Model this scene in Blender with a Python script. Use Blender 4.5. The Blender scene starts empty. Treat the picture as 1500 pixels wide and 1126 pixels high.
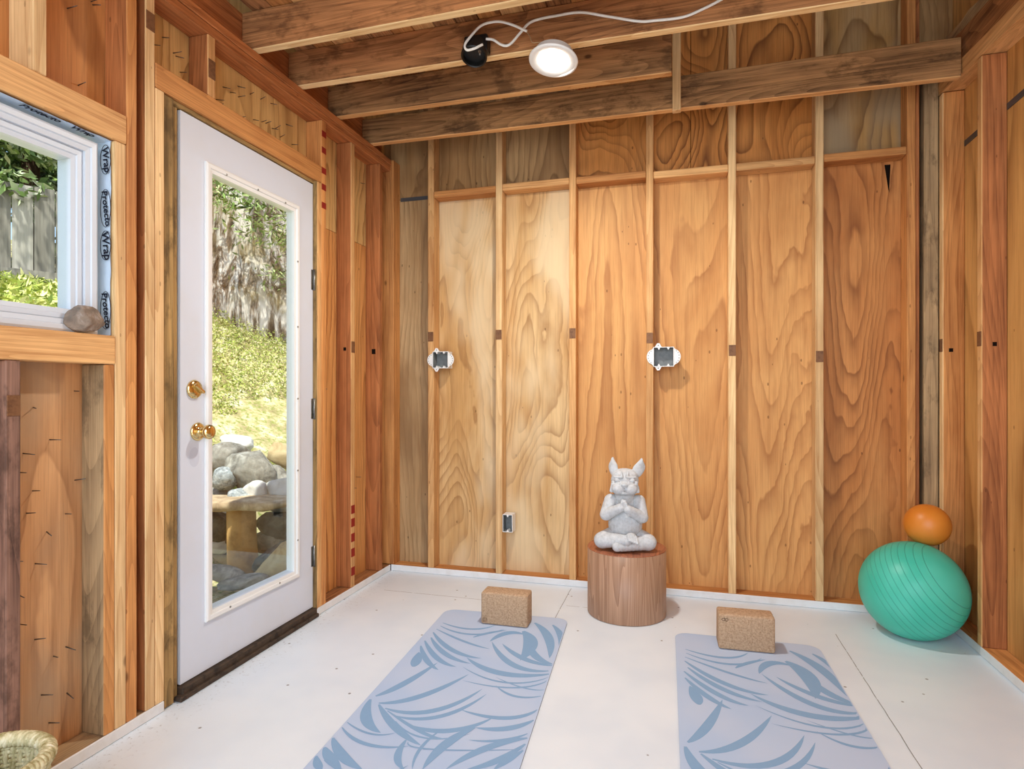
import bpy, bmesh, math, random
from mathutils import Vector, Matrix, noise as mnoise
R = math.radians
scene = bpy.context.scene
COL = scene.collection
random.seed(7)

# ------------------------------------------------------------------ helpers
def S(r, g, b):
    f = lambda c: (c/255/12.92) if c/255 <= 0.04045 else ((c/255+0.055)/1.055)**2.4
    return (f(r), f(g), f(b), 1.0)

def link(o, parent=None):
    COL.objects.link(o)
    if parent is not None:
        o.parent = parent
        o.matrix_parent_inverse = parent.matrix_world.inverted()
    return o

def empty(name, loc=(0, 0, 0), rz=0.0):
    o = bpy.data.objects.new(name, None)
    o.empty_display_size = 0.05
    o.location = loc
    o.rotation_euler = (0, 0, rz)
    COL.objects.link(o)
    bpy.context.view_layer.update()
    return o

def tag(o, label=None, cat=None, group=None, kind=None):
    if label: o['label'] = label
    if cat: o['category'] = cat
    if group: o['group'] = group
    if kind: o['kind'] = kind
    return o

def obj(name, bm, mats, parent=None, smooth=False):
    me = bpy.data.meshes.new(name)
    bm.normal_update()
    bm.to_mesh(me); bm.free()
    if not isinstance(mats, (list, tuple)): mats = [mats]
    for m in mats: me.materials.append(m)
    if smooth:
        for p in me.polygons: p.use_smooth = True
    return link(bpy.data.objects.new(name, me), parent)

def pydata(name, vs, fs, mats, parent=None, smooth=False):
    me = bpy.data.meshes.new(name)
    me.from_pydata(vs, [], fs); me.update()
    if not isinstance(mats, (list, tuple)): mats = [mats]
    for m in mats: me.materials.append(m)
    if smooth:
        for p in me.polygons: p.use_smooth = True
    return link(bpy.data.objects.new(name, me), parent)

def bm_box(bm, x0, x1, y0, y1, z0, z1, bev=0.0, mi=0, seg=1):
    vs = [bm.verts.new(p) for p in ((x0,y0,z0),(x1,y0,z0),(x1,y1,z0),(x0,y1,z0),(x0,y0,z1),(x1,y0,z1),(x1,y1,z1),(x0,y1,z1))]
    fs = [bm.faces.new([vs[i] for i in f]) for f in ((3,2,1,0),(4,5,6,7),(0,1,5,4),(1,2,6,5),(2,3,7,6),(3,0,4,7))]
    for f in fs: f.material_index = mi
    if bev > 0:
        es = list({e for f in fs for e in f.edges})
        r = bmesh.ops.bevel(bm, geom=es, offset=bev, segments=seg, affect='EDGES', profile=0.5)
        for f in r['faces']: f.material_index = mi
    return bm

def bm_hex(bm, pts, bev=0.0):
    vs = [bm.verts.new(p) for p in pts]
    fs = [bm.faces.new([vs[i] for i in f]) for f in ((3,2,1,0),(4,5,6,7),(0,1,5,4),(1,2,6,5),(2,3,7,6),(3,0,4,7))]
    if bev > 0:
        bmesh.ops.bevel(bm, geom=list({e for f in fs for e in f.edges}), offset=bev, segments=1, affect='EDGES')
    return bm

def bm_tube(bm, pts, r, seg=8, close_ends=True, mi=0):
    pts = [Vector(p) for p in pts]
    rings = []
    n = len(pts)
    up0 = Vector((0.13, 0.21, 0.97))
    for i, p in enumerate(pts):
        t = (pts[min(i+1, n-1)] - pts[max(i-1, 0)]).normalized()
        u = t.cross(up0)
        if u.length < 1e-3: u = t.cross(Vector((1, 0, 0)))
        u.normalize(); w = t.cross(u)
        rr = r[i] if isinstance(r, (list, tuple)) else r
        rings.append([bm.verts.new(p + rr*(u*math.cos(2*math.pi*k/seg) + w*math.sin(2*math.pi*k/seg))) for k in range(seg)])
    for i in range(n-1):
        for k in range(seg):
            f = bm.faces.new((rings[i][k], rings[i][(k+1) % seg], rings[i+1][(k+1) % seg], rings[i+1][k]))
            f.material_index = mi; f.smooth = True
    if close_ends:
        bm.faces.new(rings[0][::-1]).material_index = mi
        bm.faces.new(rings[-1]).material_index = mi
    return bm

def bm_lathe(bm, prof, M=Matrix.Identity(4), seg=40, mi=0):
    """prof: list of (radius, height); closed with caps where the radius is not zero"""
    rings = []
    for r, h in prof:
        if r < 1e-6:
            rings.append([bm.verts.new(M @ Vector((0, 0, h)))])
        else:
            rings.append([bm.verts.new(M @ Vector((r*math.cos(2*math.pi*k/seg), r*math.sin(2*math.pi*k/seg), h))) for k in range(seg)])
    for a, b in zip(rings[:-1], rings[1:]):
        for k in range(seg):
            k2 = (k+1) % seg
            if len(a) == 1 and len(b) == 1: continue
            if len(a) == 1: f = bm.faces.new((a[0], b[k2], b[k]))
            elif len(b) == 1: f = bm.faces.new((a[k], a[k2], b[0]))
            else: f = bm.faces.new((a[k], a[k2], b[k2], b[k]))
            f.material_index = mi
    for ring, rev in ((rings[0], True), (rings[-1], False)):
        if len(ring) > 1:
            f = bm.faces.new(ring[::-1] if rev else ring); f.material_index = mi
    bmesh.ops.recalc_face_normals(bm, faces=bm.faces)
    return bm

def catmull(pts, n=8):
    P = [Vector(p) for p in pts]
    P = [2*P[0]-P[1]] + P + [2*P[-1]-P[-2]]
    out = []
    for i in range(1, len(P)-2):
        for k in range(n):
            t = k/n
            a, b, c, d = P[i-1:i+3]
            out.append(0.5*((2*b) + (c-a)*t + (2*a-5*b+4*c-d)*t*t + (3*b-a-3*c+d)*t**3))
    out.append(P[-2])
    return out

# ------------------------------------------------------------------ materials
def new_mat(name, rough=0.6, spec=0.3, metal=0.0, col=None):
    m = bpy.data.materials.new(name); m.use_nodes = True
    nt = m.node_tree
    b = nt.nodes['Principled BSDF']
    b.inputs['Roughness'].default_value = rough
    b.inputs['Specular IOR Level'].default_value = spec
    b.inputs['Metallic'].default_value = metal
    if col: b.inputs['Base Color'].default_value = col
    return m, nt, b

class N:
    """tiny node-graph builder"""
    def __init__(s, nt): s.nt = nt
    def n(s, t, **kw):
        x = s.nt.nodes.new(t)
        for k, v in kw.items(): setattr(x, k, v)
        return x
    def l(s, a, b): s.nt.links.new(a, b)
    def val(s, sock, v):
        if isinstance(v, bpy.types.NodeSocket): s.l(v, sock)
        else: sock.default_value = v
    def math(s, op, a, b=0.0, c=0.0):
        x = s.n('ShaderNodeMath', operation=op)
        for i, v in enumerate((a, b, c)): s.val(x.inputs[i], v)
        return x.outputs[0]
    def vmath(s, op, a, b):
        x = s.n('ShaderNodeVectorMath', operation=op)
        s.val(x.inputs[0], a); s.val(x.inputs[1], b)
        return x.outputs[0]
    def noise(s, vec, scale, detail=2.0, rough=0.5, dist=0.0):
        x = s.n('ShaderNodeTexNoise')
        s.val(x.inputs['Vector'], vec); s.val(x.inputs['Scale'], scale)
        s.val(x.inputs['Detail'], detail); s.val(x.inputs['Roughness'], rough); s.val(x.inputs['Distortion'], dist)
        return x.outputs['Fac']
    def ramp(s, fac, stops, interp='LINEAR'):
        x = s.n('ShaderNodeValToRGB'); cr = x.color_ramp; cr.interpolation = interp
        while len(cr.elements) < len(stops): cr.elements.new(0.5)
        for e, (p, c) in zip(cr.elements, stops):
            e.position = p; e.color = c if len(c) == 4 else (*c, 1)
        s.l(fac, x.inputs[0]); return x.outputs[0]
    def mix(s, fac, a, b, mode='MIX'):
        x = s.n('ShaderNodeMix', data_type='RGBA', blend_type=mode)
        s.val(x.inputs[0], fac); s.val(x.inputs[6], a); s.val(x.inputs[7], b)
        return x.outputs[2]
    def smooth(s, v, a, b):
        x = s.n('ShaderNodeMapRange', interpolation_type='SMOOTHSTEP')
        s.val(x.inputs[0], v); x.inputs[1].default_value = a; x.inputs[2].default_value = b
        return x.outputs[0]

def axis_vec(axis, along, across=1.0):
    return tuple(along if k == axis else across for k in 'XYZ')

_cache = {}
def wood(tone, axis='Z'):
    """sawn lumber: grain lines run along AXIS of the board"""
    key = (tone, axis)
    if key in _cache: return _cache[key]
    dark, light, rgh = {
        'pale':  (S(184,134,84),  S(244,208,154), .62),
        'tan':   (S(172,116,66),  S(234,184,124), .62),
        'orange':(S(152,92,48),   S(222,158,94),  .6),
        'red':   (S(118,66,36),   S(202,130,78),  .6),
        'brown': (S(92,56,32),    S(208,146,94),  .7),
        'dark':  (S(64,42,26),    S(196,146,96),  .75),
        'grey':  (S(108,86,64),   S(194,162,120), .75),
        'weather':(S(72,50,42),   S(170,128,108), .8),
        'jamb':  (S(84,66,42),    S(182,146,92),  .75),
        'under': (S(206,154,94),  S(255,226,172), .6),  # joist undersides: light from below put into the colour
    }[tone]
    m, nt, b = new_mat('lumber_' + tone + '_' + axis.lower(), rgh, .25)
    g = N(nt)
    tc = g.n('ShaderNodeTexCoord').outputs['Object']
    rnd = g.n('ShaderNodeObjectInfo').outputs['Random']
    off = g.n('ShaderNodeCombineXYZ')
    g.l(g.math('MULTIPLY', rnd, 41.3), off.inputs[0]); g.l(g.math('MULTIPLY', rnd, 17.7), off.inputs[1]); g.l(g.math('MULTIPLY', rnd, 29.1), off.inputs[2])
    p = g.vmath('ADD', tc, off.outputs[0])
    pv = g.vmath('MULTIPLY', p, axis_vec(axis, .07))
    n1 = g.noise(pv, 5.0, 1.0, .5, .3)
    rings = g.math('POWER', g.math('FRACT', g.math('MULTIPLY', n1, 30.0)), 1.6)
    fine = g.noise(g.vmath('MULTIPLY', p, axis_vec(axis, .012)), 330.0, 3.0, .65)
    mid = g.noise(g.vmath('MULTIPLY', p, axis_vec(axis, .03)), 60.0, 3.0, .6)
    blot = g.noise(g.vmath('MULTIPLY', p, axis_vec(axis, .3)), 6.0, 4.0, .65)
    v = g.math('ADD', g.math('MULTIPLY', g.math('SUBTRACT', 1.0, rings), .21), g.math('MULTIPLY', g.smooth(fine, .3, .7), .22))
    v = g.math('ADD', v, g.math('MULTIPLY', g.smooth(mid, .3, .7), .26))
    v = g.math('ADD', v, g.math('MULTIPLY', g.smooth(blot, .25, .72), .34))
    c = g.ramp(v, [(.14, dark), (.86, light)])
    if tone in ('dark', 'brown', 'grey', 'weather', 'jamb'):      # water stains and saw marks of old lumber
        stn = g.smooth(g.noise(g.vmath('MULTIPLY', p, axis_vec(axis, .5)), 9.0, 5.0, .7), .5, .66)
        c = g.mix(g.math('MULTIPLY', stn, .55), c, tuple(x*.45 for x in dark[:3]) + (1,))
    sp = g.n('ShaderNodeTexVoronoi'); g.l(g.vmath('MULTIPLY', p, axis_vec(axis, .4)), sp.inputs['Vector']); sp.inputs['Scale'].default_value = 38.0
    sd = g.math('MULTIPLY', g.math('LESS_THAN', sp.outputs['Distance'], .13), g.math('GREATER_THAN', sp.outputs['Color'], .78))
    c = g.mix(g.math('MULTIPLY', sd, .5), c, tuple(x*.5 for x in dark[:3]) + (1,))
    # knots
    vo = g.n('ShaderNodeTexVoronoi'); g.l(g.vmath('MULTIPLY', p, axis_vec(axis, .55)), vo.inputs['Vector']); vo.inputs['Scale'].default_value = 6.0
    kn = g.math('SUBTRACT', 1.0, g.smooth(vo.outputs['Distance'], .03, .085))
    hit = g.math('GREATER_THAN', vo.outputs['Color'], .62)
    c = g.mix(g.math('MULTIPLY', g.math('MULTIPLY', kn, hit), .75), c, tuple(x*.35 for x in dark[:3]) + (1,))
    # per board variation
    br = g.math('ADD', .88, g.math('MULTIPLY', rnd, .24))
    hs = g.n('ShaderNodeHueSaturation'); g.l(br, hs.inputs['Value']); g.l(c, hs.inputs['Color'])
    g.l(hs.outputs[0], b.inputs['Base Color'])
    bp = g.n('ShaderNodeBump'); bp.inputs['Strength'].default_value = .18; bp.inputs['Distance'].default_value = .002
    g.l(fine, bp.inputs['Height']); g.l(bp.outputs[0], b.inputs['Normal'])
    _cache[key] = m
    return m

def plywood(name, base, line, light, freq=11.0, scale=2.3, stretch=.16, off=(0, 0, 0), lines=.8, stain=None, knots=.5):
    """rotary-cut veneer: contour-like cathedral figure running up the sheet"""
    m, nt, b = new_mat('plywood_' + name, .58, .3)
    g = N(nt)
    tc = g.n('ShaderNodeTexCoord').outputs['Object']
    p = g.vmath('ADD', tc, off)
    pv = g.vmath('MULTIPLY', p, (1, 1, stretch))
    wob = g.n('ShaderNodeTexNoise'); wob.inputs['Scale'].default_value = 9.0; wob.inputs['Detail'].default_value = 3.0
    g.l(g.vmath('MULTIPLY', p, (1, 1, .5)), wob.inputs['Vector'])
    pv = g.vmath('ADD', pv, g.vmath('MULTIPLY', wob.outputs['Color'], (.035, .035, .02)))
    n1 = g.noise(pv, scale, 1.0, .4, .3)
    t = g.math('FRACT', g.math('MULTIPLY', n1, freq))
    # early wood fades up slowly into a sharp late wood line
    ln = g.math('POWER', t, 2.6)
    edge = g.math('SUBTRACT', 1.0, g.smooth(t, .9, 1.0))
    blot = g.noise(g.vmath('MULTIPLY', p, (1, 1, .3)), 3.2, 4.0, .6, .6)
    fine = g.noise(g.vmath('MULTIPLY', p, (1, 1, .02)), 260.0, 3.0, .65)
    mid = g.noise(g.vmath('MULTIPLY', p, (1, 1, .05)), 46.0, 3.0, .6)
    amp = g.math('ADD', .45, g.math('MULTIPLY', g.smooth(g.noise(p, 2.6, 2.0), .35, .6), .55))
    ln = g.math('MULTIPLY', g.math('MULTIPLY', g.math('MULTIPLY', ln, edge), lines), amp)
    c = g.mix(g.smooth(blot, .3, .7), base, light)
    c = g.mix(g.math('MULTIPLY', g.smooth(fine, .4, .75), .28), c, line)
    c = g.mix(g.math('MULTIPLY', g.smooth(mid, .45, .75), .30), c, line)
    c = g.mix(ln, c, line)
    sp = g.n('ShaderNodeTexVoronoi'); g.l(g.vmath('MULTIPLY', p, (1, 1, .5)), sp.inputs['Vector']); sp.inputs['Scale'].default_value = 24.0
    sd = g.math('MULTIPLY', g.math('LESS_THAN', sp.outputs['Distance'], .10), g.math('GREATER_THAN', sp.outputs['Color'], .82))
    c = g.mix(g.math('MULTIPLY', sd, .6), c, tuple(x*.4 for x in line[:3]) + (1,))
    if stain:
        st = g.smooth(g.noise(g.vmath('MULTIPLY', p, (1, 1, .4)), 2.1, 3.0, .6), .46, .62)
        c = g.mix(g.math('MULTIPLY', st, .75), c, stain)
    vo = g.n('ShaderNodeTexVoronoi'); vo.inputs['Scale'].default_value = 3.6
    g.l(g.vmath('MULTIPLY', p, (1, 1, .75)), vo.inputs['Vector'])
    k1 = g.math('SUBTRACT', 1.0, g.smooth(vo.outputs['Distance'], .02, .075))
    hit = g.math('GREATER_THAN', vo.outputs['Color'], .5)
    c = g.mix(g.math('MULTIPLY', g.math('MULTIPLY', k1, hit), knots), c, tuple(x*.35 for x in line[:3]) + (1,))
    g.l(c, b.inputs['Base Color'])
    bp = g.n('ShaderNodeBump'); bp.inputs['Strength'].default_value = .12; bp.inputs['Distance'].default_value = .002
    g.l(fine, bp.inputs['Height']); g.l(bp.outputs[0], b.inputs['Normal'])
    return m

def plain(name, col, rough=.5, spec=.4, metal=0.0, var=0.0, scale=20.0, col2=None, bump=0.0):
    m, nt, b = new_mat(name, rough, spec, metal, col)
    if var > 0 or bump > 0:
        g = N(nt); tc = g.n('ShaderNodeTexCoord').outputs['Object']
        f = g.noise(tc, scale, 4.0, .6)
        c2 = col2 or tuple(x*.5 for x in col[:3]) + (1,)
        c = g.mix(g.math('MULTIPLY', g.smooth(f, .42, .72), var), col, c2)
        g.l(c, b.inputs['Base Color'])
        if bump > 0:
            bp = g.n('ShaderNodeBump'); bp.inputs['Strength'].default_value = bump; bp.inputs['Distance'].default_value = .004
            g.l(f, bp.inputs['Height']); g.l(bp.outputs[0], b.inputs['Normal'])
    return m

def floor_mat():
    m, nt, b = new_mat('white_painted_floor', .38, .4)
    g = N(nt); tc = g.n('ShaderNodeTexCoord').outputs['Object']
    sp = g.n('ShaderNodeSeparateXYZ'); g.l(tc, sp.inputs[0]); x, y = sp.outputs[0], sp.outputs[1]
    big = g.noise(tc, 2.0, 3.0, .6)
    c = g.mix(g.smooth(big, .35, .7), S(230,239,246), S(220,231,241))
    def near(v, at, w): return g.math('LESS_THAN', g.math('ABSOLUTE', g.math('SUBTRACT', v, at)), w)
    def between(v, a, b2): return g.math('MULTIPLY', g.math('GREATER_THAN', v, a), g.math('LESS_THAN', v, b2))
    wob = g.math('MULTIPLY', g.math('SUBTRACT', g.noise(tc, 9.0), .5), .006)
    xs, ys = g.math('ADD', x, wob), g.math('ADD', y, wob)
    lines = [g.math('MULTIPLY', near(xs, .672, .0016), between(y, -2, 2.96)),
             g.math('MULTIPLY', near(ys, 2.95, .0016), between(x, -1.55, -.9)),
             g.math('MULTIPLY', near(xs, -.572, .0016), between(y, 2.8, 3.25)),
             g.math('MULTIPLY', near(ys, 2.985, .0014), between(x, -.55, -.44))]
    s = lines[0]
    for q in lines[1:]: s = g.math('MAXIMUM', s, q)
    brk = g.smooth(g.noise(tc, 30.0), .3, .42)
    c = g.mix(g.math('MULTIPLY', g.math('MULTIPLY', s, brk), .75), c, S(84,78,72))
    # dents and specks
    vo = g.n('ShaderNodeTexVoronoi'); g.l(tc, vo.inputs['Vector']); vo.inputs['Scale'].default_value = 13.0
    d = g.math('SUBTRACT', 1.0, g.smooth(vo.outputs['Distance'], .05, .085))
    hit = g.math('GREATER_THAN', vo.outputs['Color'], .52)
    c = g.mix(g.math('MULTIPLY', g.math('MULTIPLY', d, hit), .8), c, S(110,102,94))
    # scuffed dirt by the left wall
    e = g.math('SUBTRACT', 1.0, g.smooth(x, -1.69, -1.5))
    dn = g.smooth(g.noise(tc, 60.0, 4.0, .7), .56, .68)
    c = g.mix(g.math('MULTIPLY', g.math('MULTIPLY', e, dn), .5), c, S(96,82,66))
    g.l(c, b.inputs['Base Color'])
    bp = g.n('ShaderNodeBump'); bp.inputs['Strength'].default_value = .12; bp.inputs['Distance'].default_value = .003
    g.l(g.noise(tc, 45.0, 3.0, .6), bp.inputs['Height']); g.l(bp.outputs[0], b.inputs['Normal'])
    return m

def glass_mat():
    m = bpy.data.materials.new('clear_glass'); m.use_nodes = True
    nt = m.node_tree; nt.nodes.clear(); g = N(nt)
    out = g.n('ShaderNodeOutputMaterial'); mx = g.n('ShaderNodeMixShader')
    tr = g.n('ShaderNodeBsdfTransparent'); tr.inputs[0].default_value = (.96, .98, .97, 1)
    gl = g.n('ShaderNodeBsdfGlossy'); gl.inputs['Roughness'].default_value = .02
    fr = g.n('ShaderNodeFresnel'); fr.inputs[0].default_value = 1.35
    g.l(g.math('MULTIPLY', fr.outputs[0], .16), mx.inputs[0]); g.l(tr.outputs[0], mx.inputs[1]); g.l(gl.outputs[0], mx.inputs[2]); g.l(mx.outputs[0], out.inputs[0])
    return m

def leaf_mat(name, a, b_, c_):
    m, nt, b = new_mat(name, .55, .3)
    g = N(nt)
    ri = g.n('ShaderNodeNewGeometry').outputs['Random Per Island']
    g.l(g.ramp(ri, [(0, a), (.55, b_), (1, c_)]), b.inputs['Base Color'])
    try:
        b.inputs['Subsurface Weight'].default_value = 0
    except Exception: pass
    return m

def emis(name, col, st):
    m, nt, b = new_mat(name, .5)
    b.inputs['Base Color'].default_value = (1, 1, 1, 1)
    b.inputs['Emission Color'].default_value = col; b.inputs['Emission Strength'].default_value = st
    return m

M_white = plain('white_plastic', S(232,232,230), .4, .4)
M_vinyl = plain('white_vinyl', S(206,212,220), .35, .4, var=.12, scale=6, col2=S(196,202,212))
M_door = plain('painted_steel_door', S(212,217,228), .42, .35, var=.16, scale=3.0, col2=S(196,186,170))
M_greybox = plain('grey_box_inside', S(128,130,130), .5, .4, var=.4, scale=40, col2=S(84,90,88))
M_brass = plain('polished_brass', S(228,200,140), .16, .5, 1.0)
M_steel = plain('dull_steel', S(150,148,142), .4, .5, 1.0, var=.4, scale=90)
M_nail = plain('nail_steel', S(112,108,104), .45, .5, .9)
M_tin = plain('grey_metal_strip', S(92,94,98), .45, .5, .6)
M_dark = plain('dark_hole', S(22,14,10), .9, .1)
M_lightblock = plain('black_light_block', S(24,21,20), .9, .1)  # for the sheets added to keep sky out of sheathing gaps
M_black = plain('black_box_plastic', S(20,19,18), .45, .4)
M_plate = plain('rusty_nail_plate', S(128,88,58), .55, .4, .2, var=.6, scale=70, col2=S(78,48,30))
M_redmark = plain('red_marker_paint', S(142,40,30), .7, .2)
M_cable = plain('white_cable_sheath', S(236,234,226), .45, .4)
M_copper = plain('bare_wire', S(196,176,140), .35, .5, .7)
M_glass = glass_mat()
M_wp = plain('white_paint_on_wood', S(228,229,230), .45, .35, var=.3, scale=14, col2=S(196,190,180))
M_thresh = plain('worn_threshold', S(74,60,48), .7, .3, var=.8, scale=35, col2=S(28,24,22))
M_ink = plain('black_print_ink', S(24,28,44), .7, .2)
M_wrap = plain('pale_blue_flashing_film', S(196,212,230), .4, .4, var=.25, scale=25, col2=S(160,180,205), bump=.3)

# plywood tones
PW = {}
PW['back_grey'] = plywood('back_grey', S(168,130,86), S(104,72,42), S(196,164,120), 18, 2.6, .2, (3.1, 0, 1.2), .6, S(132,98,64))
PW['back_tan'] = plywood('back_tan', S(200,154,96), S(136,88,44), S(228,194,142), 20, 3.4, .22, (7.7, 0, 4.0), .7, S(226,202,162))
PW['back_honey'] = plywood('back_honey', S(208,148,86), S(146,84,38), S(224,170,106), 30, 2.0, .10, (1.3, 0, 9.0), .75)
PW['back_amber'] = plywood('back_amber', S(190,122,64), S(112,58,24), S(212,148,86), 32, 2.2, .14, (11.9, 0, 2.0), .85)
PW['up_grey'] = plywood('up_grey', S(172,128,78), S(92,60,32), S(196,160,112), 26, 2.6, .2, (5.2, 0, 6.0), .85, S(132,96,60))
PW['up_fire'] = plywood('up_fire', S(206,134,64), S(96,48,16), S(224,156,84), 30, 2.2, .55, (2.2, 0, 0.4), 1.0)
PW['up_stain'] = plywood('up_stain', S(194,148,82), S(98,60,28), S(188,162,122), 15, 2.0, .4, (9.3, 0, 3.3), .95, S(164,144,114))
PW['left_yellow'] = plywood('left_yellow', S(222,178,114), S(140,88,36), S(234,198,134), 22, 2.8, .25, (0, 4.4, 2.0), .9)
PW['left_orange'] = plywood('left_orange', S(212,144,80), S(128,68,28), S(228,170,104), 22, 2.3, .12, (0, 8.1, 5.0), .9)
PW['left_knotty'] = plywood('left_knotty', S(206,148,96), S(128,76,42), S(226,176,126), 17, 2.0, .3, (0, 2.6, 7.0), .6, S(176,152,124), .85)
PW['left_red'] = plywood('left_red', S(196,126,72), S(108,54,24), S(214,154,94), 11, 1.9, .4, (0, 6.6, 1.0), .7)
PW['right_gold'] = plywood('right_gold', S(206,152,86), S(128,76,32), S(226,174,106), 20, 2.0, .12, (0, 3.3, 4.0), .8)
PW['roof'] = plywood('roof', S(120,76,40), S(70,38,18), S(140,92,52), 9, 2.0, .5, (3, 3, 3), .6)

# ------------------------------------------------------------------ setting: floor, walls, roof
XL, XLS = -1.68, -1.77          # left wall: stud face, sheathing face
XR, XRS = 1.19, 1.279           # right wall
YB, YBS = 3.28, 3.369           # back wall
ZT = 3.34
def zt(x): return 2.80 + (x+1.95)*.19 - .012      # underside of the sloping roof

bm = bmesh.new(); bm_box(bm, -1.80, 1.31, -1.4, 3.42, -.06, 0)
fl = obj('floor', bm, floor_mat()); tag(fl, kind='structure')

wall_back = empty('wall_back'); tag(wall_back, kind='structure')
wall_left = empty('wall_left'); tag(wall_left, kind='structure')
wall_right = empty('wall_right'); tag(wall_right, kind='structure')

def sheet(parent, x0, x1, y0, y1, z0, z1, mat):
    bm = bmesh.new(); bm_box(bm, x0, x1, y0, y1, z0, z1, .0012)
    return obj('plywood_sheet', bm, mat, parent)
g_ = .0012
ZS = 2.262     # seam between the lower and upper sheets of the back wall
for x0, x1, k in ((-1.79, -1.42, 'back_grey'), (-1.42, -.57, 'back_tan'), (-.57, .674, 'back_honey'), (.674, 1.112, 'back_amber')):
    sheet(wall_back, x0+g_, x1-g_, YBS+.001, YBS+.014, 0.0, ZS, PW[k])
for x0, x1, k in ((-1.79, -.57, 'up_grey'), (-.57, .06, 'up_fire'), (.06, .674, 'up_fire'), (.674, 1.112, 'up_stain')):
    sheet(wall_back, x0+g_, x1-g_, YBS+.001, YBS+.014, ZS+.004, zt(x0), PW[k])
vs_ = bmesh.new(); vs_.faces.new([vs_.verts.new(p) for p in ((.985, YBS-.0004, 2.212), (1.012, YBS-.0004, 2.212), (1.006, YBS-.0004, 2.07), (1.002, YBS-.0004, 2.09))]); obj('veneer_split', vs_, M_dark, wall_back)
bm = bmesh.new(); bm_hex(bm, [(-1.80, YBS+.024, 0), (1.31, YBS+.024, 0), (1.31, YBS+.030, 0), (-1.80, YBS+.030, 0), (-1.80, YBS+.024, zt(-1.8)), (1.31, YBS+.024, zt(1.31)), (1.31, YBS+.030, zt(1.31)), (-1.80, YBS+.030, zt(-1.8))]); obj('seam_light_block', bm, M_lightblock, wall_back)  # black sheet added so sheathing gaps stay dark and no sky leaks in
sheet(wall_back, 1.129, XRS, YBS+.001, YBS+.014, 2.625, zt(1.129), PW['up_grey'])
bm = bmesh.new(); bm_box(bm, -1.655, -1.44, YBS-.004, YBS+.0005, ZS-.010, ZS+.012); obj('seam_clip', bm, M_tin, wall_back)

# left sheathing around the window and the door openings
WY0, WY1, WZ0, WZ1 = .36, 1.447, 1.256, 1.863
DY0, DY1, DZ1 = 1.634, 2.521, 2.10
xa, xb = XLS-.014, XLS-.001
sheet(wall_left, xa, xb, -1.4, WY0, 0, 2.80, PW['left_knotty'])
sheet(wall_left, xa, xb, WY0+g_, 1.47, 0, WZ0, PW['left_knotty'])
sheet(wall_left, xa, xb, WY0+g_, 1.61, WZ1, 2.80, PW['left_red'])
sheet(wall_left, xa, xb, 1.449, DY0, 0, WZ1-.001, PW['left_knotty'])
sheet(wall_left, xa, xb, 1.611, 2.575, DZ1, 2.80, PW['left_yellow'])
sheet(wall_left, xa, xb, DY1, 3.40, 0, 1.93, PW['left_orange'])
sheet(wall_left, xa, xb, 2.577, 3.40, 1.932, 2.80, PW['left_yellow'])
# right sheathing
sheet(wall_right, XRS+.001, XRS+.014, -1.4, 3.42, 0, 2.235, PW['right_gold'])
sheet(wall_right, XRS+.001, XRS+.014, -1.4, 3.42, 2.239, 3.38, PW['right_gold'])
bm = bmesh.new(); bm_box(bm, XRS-.003, XRS+.0005, 2.3, 2.866, 2.222, 2.248); obj('seam_clip', bm, M_tin, wall_right)
bm = bmesh.new(); bm_box(bm, XRS-.003, XRS+.0005, 2.908, 3.24, 2.222, 2.248); obj('seam_clip', bm, M_tin, wall_right)

bm = bmesh.new(); bm_box(bm, XRS+.016, XRS+.02, -1.4, 3.42, 0, 3.38); obj('seam_light_block', bm, M_lightblock, wall_right)  # same dark sheet added behind the right wall to stop light leaks
# roof deck high above the joists
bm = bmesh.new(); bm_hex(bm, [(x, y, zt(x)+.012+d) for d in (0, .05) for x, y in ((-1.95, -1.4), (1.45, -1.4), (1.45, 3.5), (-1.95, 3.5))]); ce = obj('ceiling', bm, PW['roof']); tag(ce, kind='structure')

# loft boards lying on the left part of the joists (one board per plank)
for i in range(17):
    x0 = -1.69 + i*.098
    bm = bmesh.new(); bm_box(bm, x0, x0+.095, -.2, 2.72, 2.645, 2.662, .002)
    o = obj('loft_board', bm, wood(('brown', 'orange', 'tan', 'brown')[i % 4], 'Y'))
    tag(o, 'narrow brown loft board laid across the top of the ceiling joists', 'board', 'loft boards on the ceiling joists')

# nails poking through the left sheathing
nail_bm = bmesh.new(); bm_tube(nail_bm, [(0, 0, 0), (.034, .002, -.001)], [.0019, .0012], 6)
nail_me = bpy.data.meshes.new('nail'); nail_bm.to_mesh(nail_me); nail_bm.free(); nail_me.materials.append(M_nail)
spots = [(random.uniform(1.885, 2.54), random.uniform(2.2, 2.39)) for _ in range(26)]
spots += [(random.uniform(1.64, 1.81), random.uniform(2.2, 2.39)) for _ in range(6)]
spots += [(random.uniform(1.195, 1.40), .12 + 1.0*k/24 + random.uniform(-.02, .02)) for k in range(24)]
spots += [(random.uniform(1.26, 1.47), random.uniform(2.0, 2.38)) for _ in range(4)]
spots += [(random.uniform(2.62, 2.80), random.uniform(.3, 2.3)) for _ in range(6)] + [(random.uniform(2.90, 3.12), random.uniform(.3, 2.3)) for _ in range(6)]
for y, z in spots:
    o = bpy.data.objects.new('nail', nail_me); COL.objects.link(o); o.parent = wall_left
    o.location = (XLS-.002, y, z); o.rotation_euler = (0, random.uniform(-.25, .3), random.uniform(-.5, .3))

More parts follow.
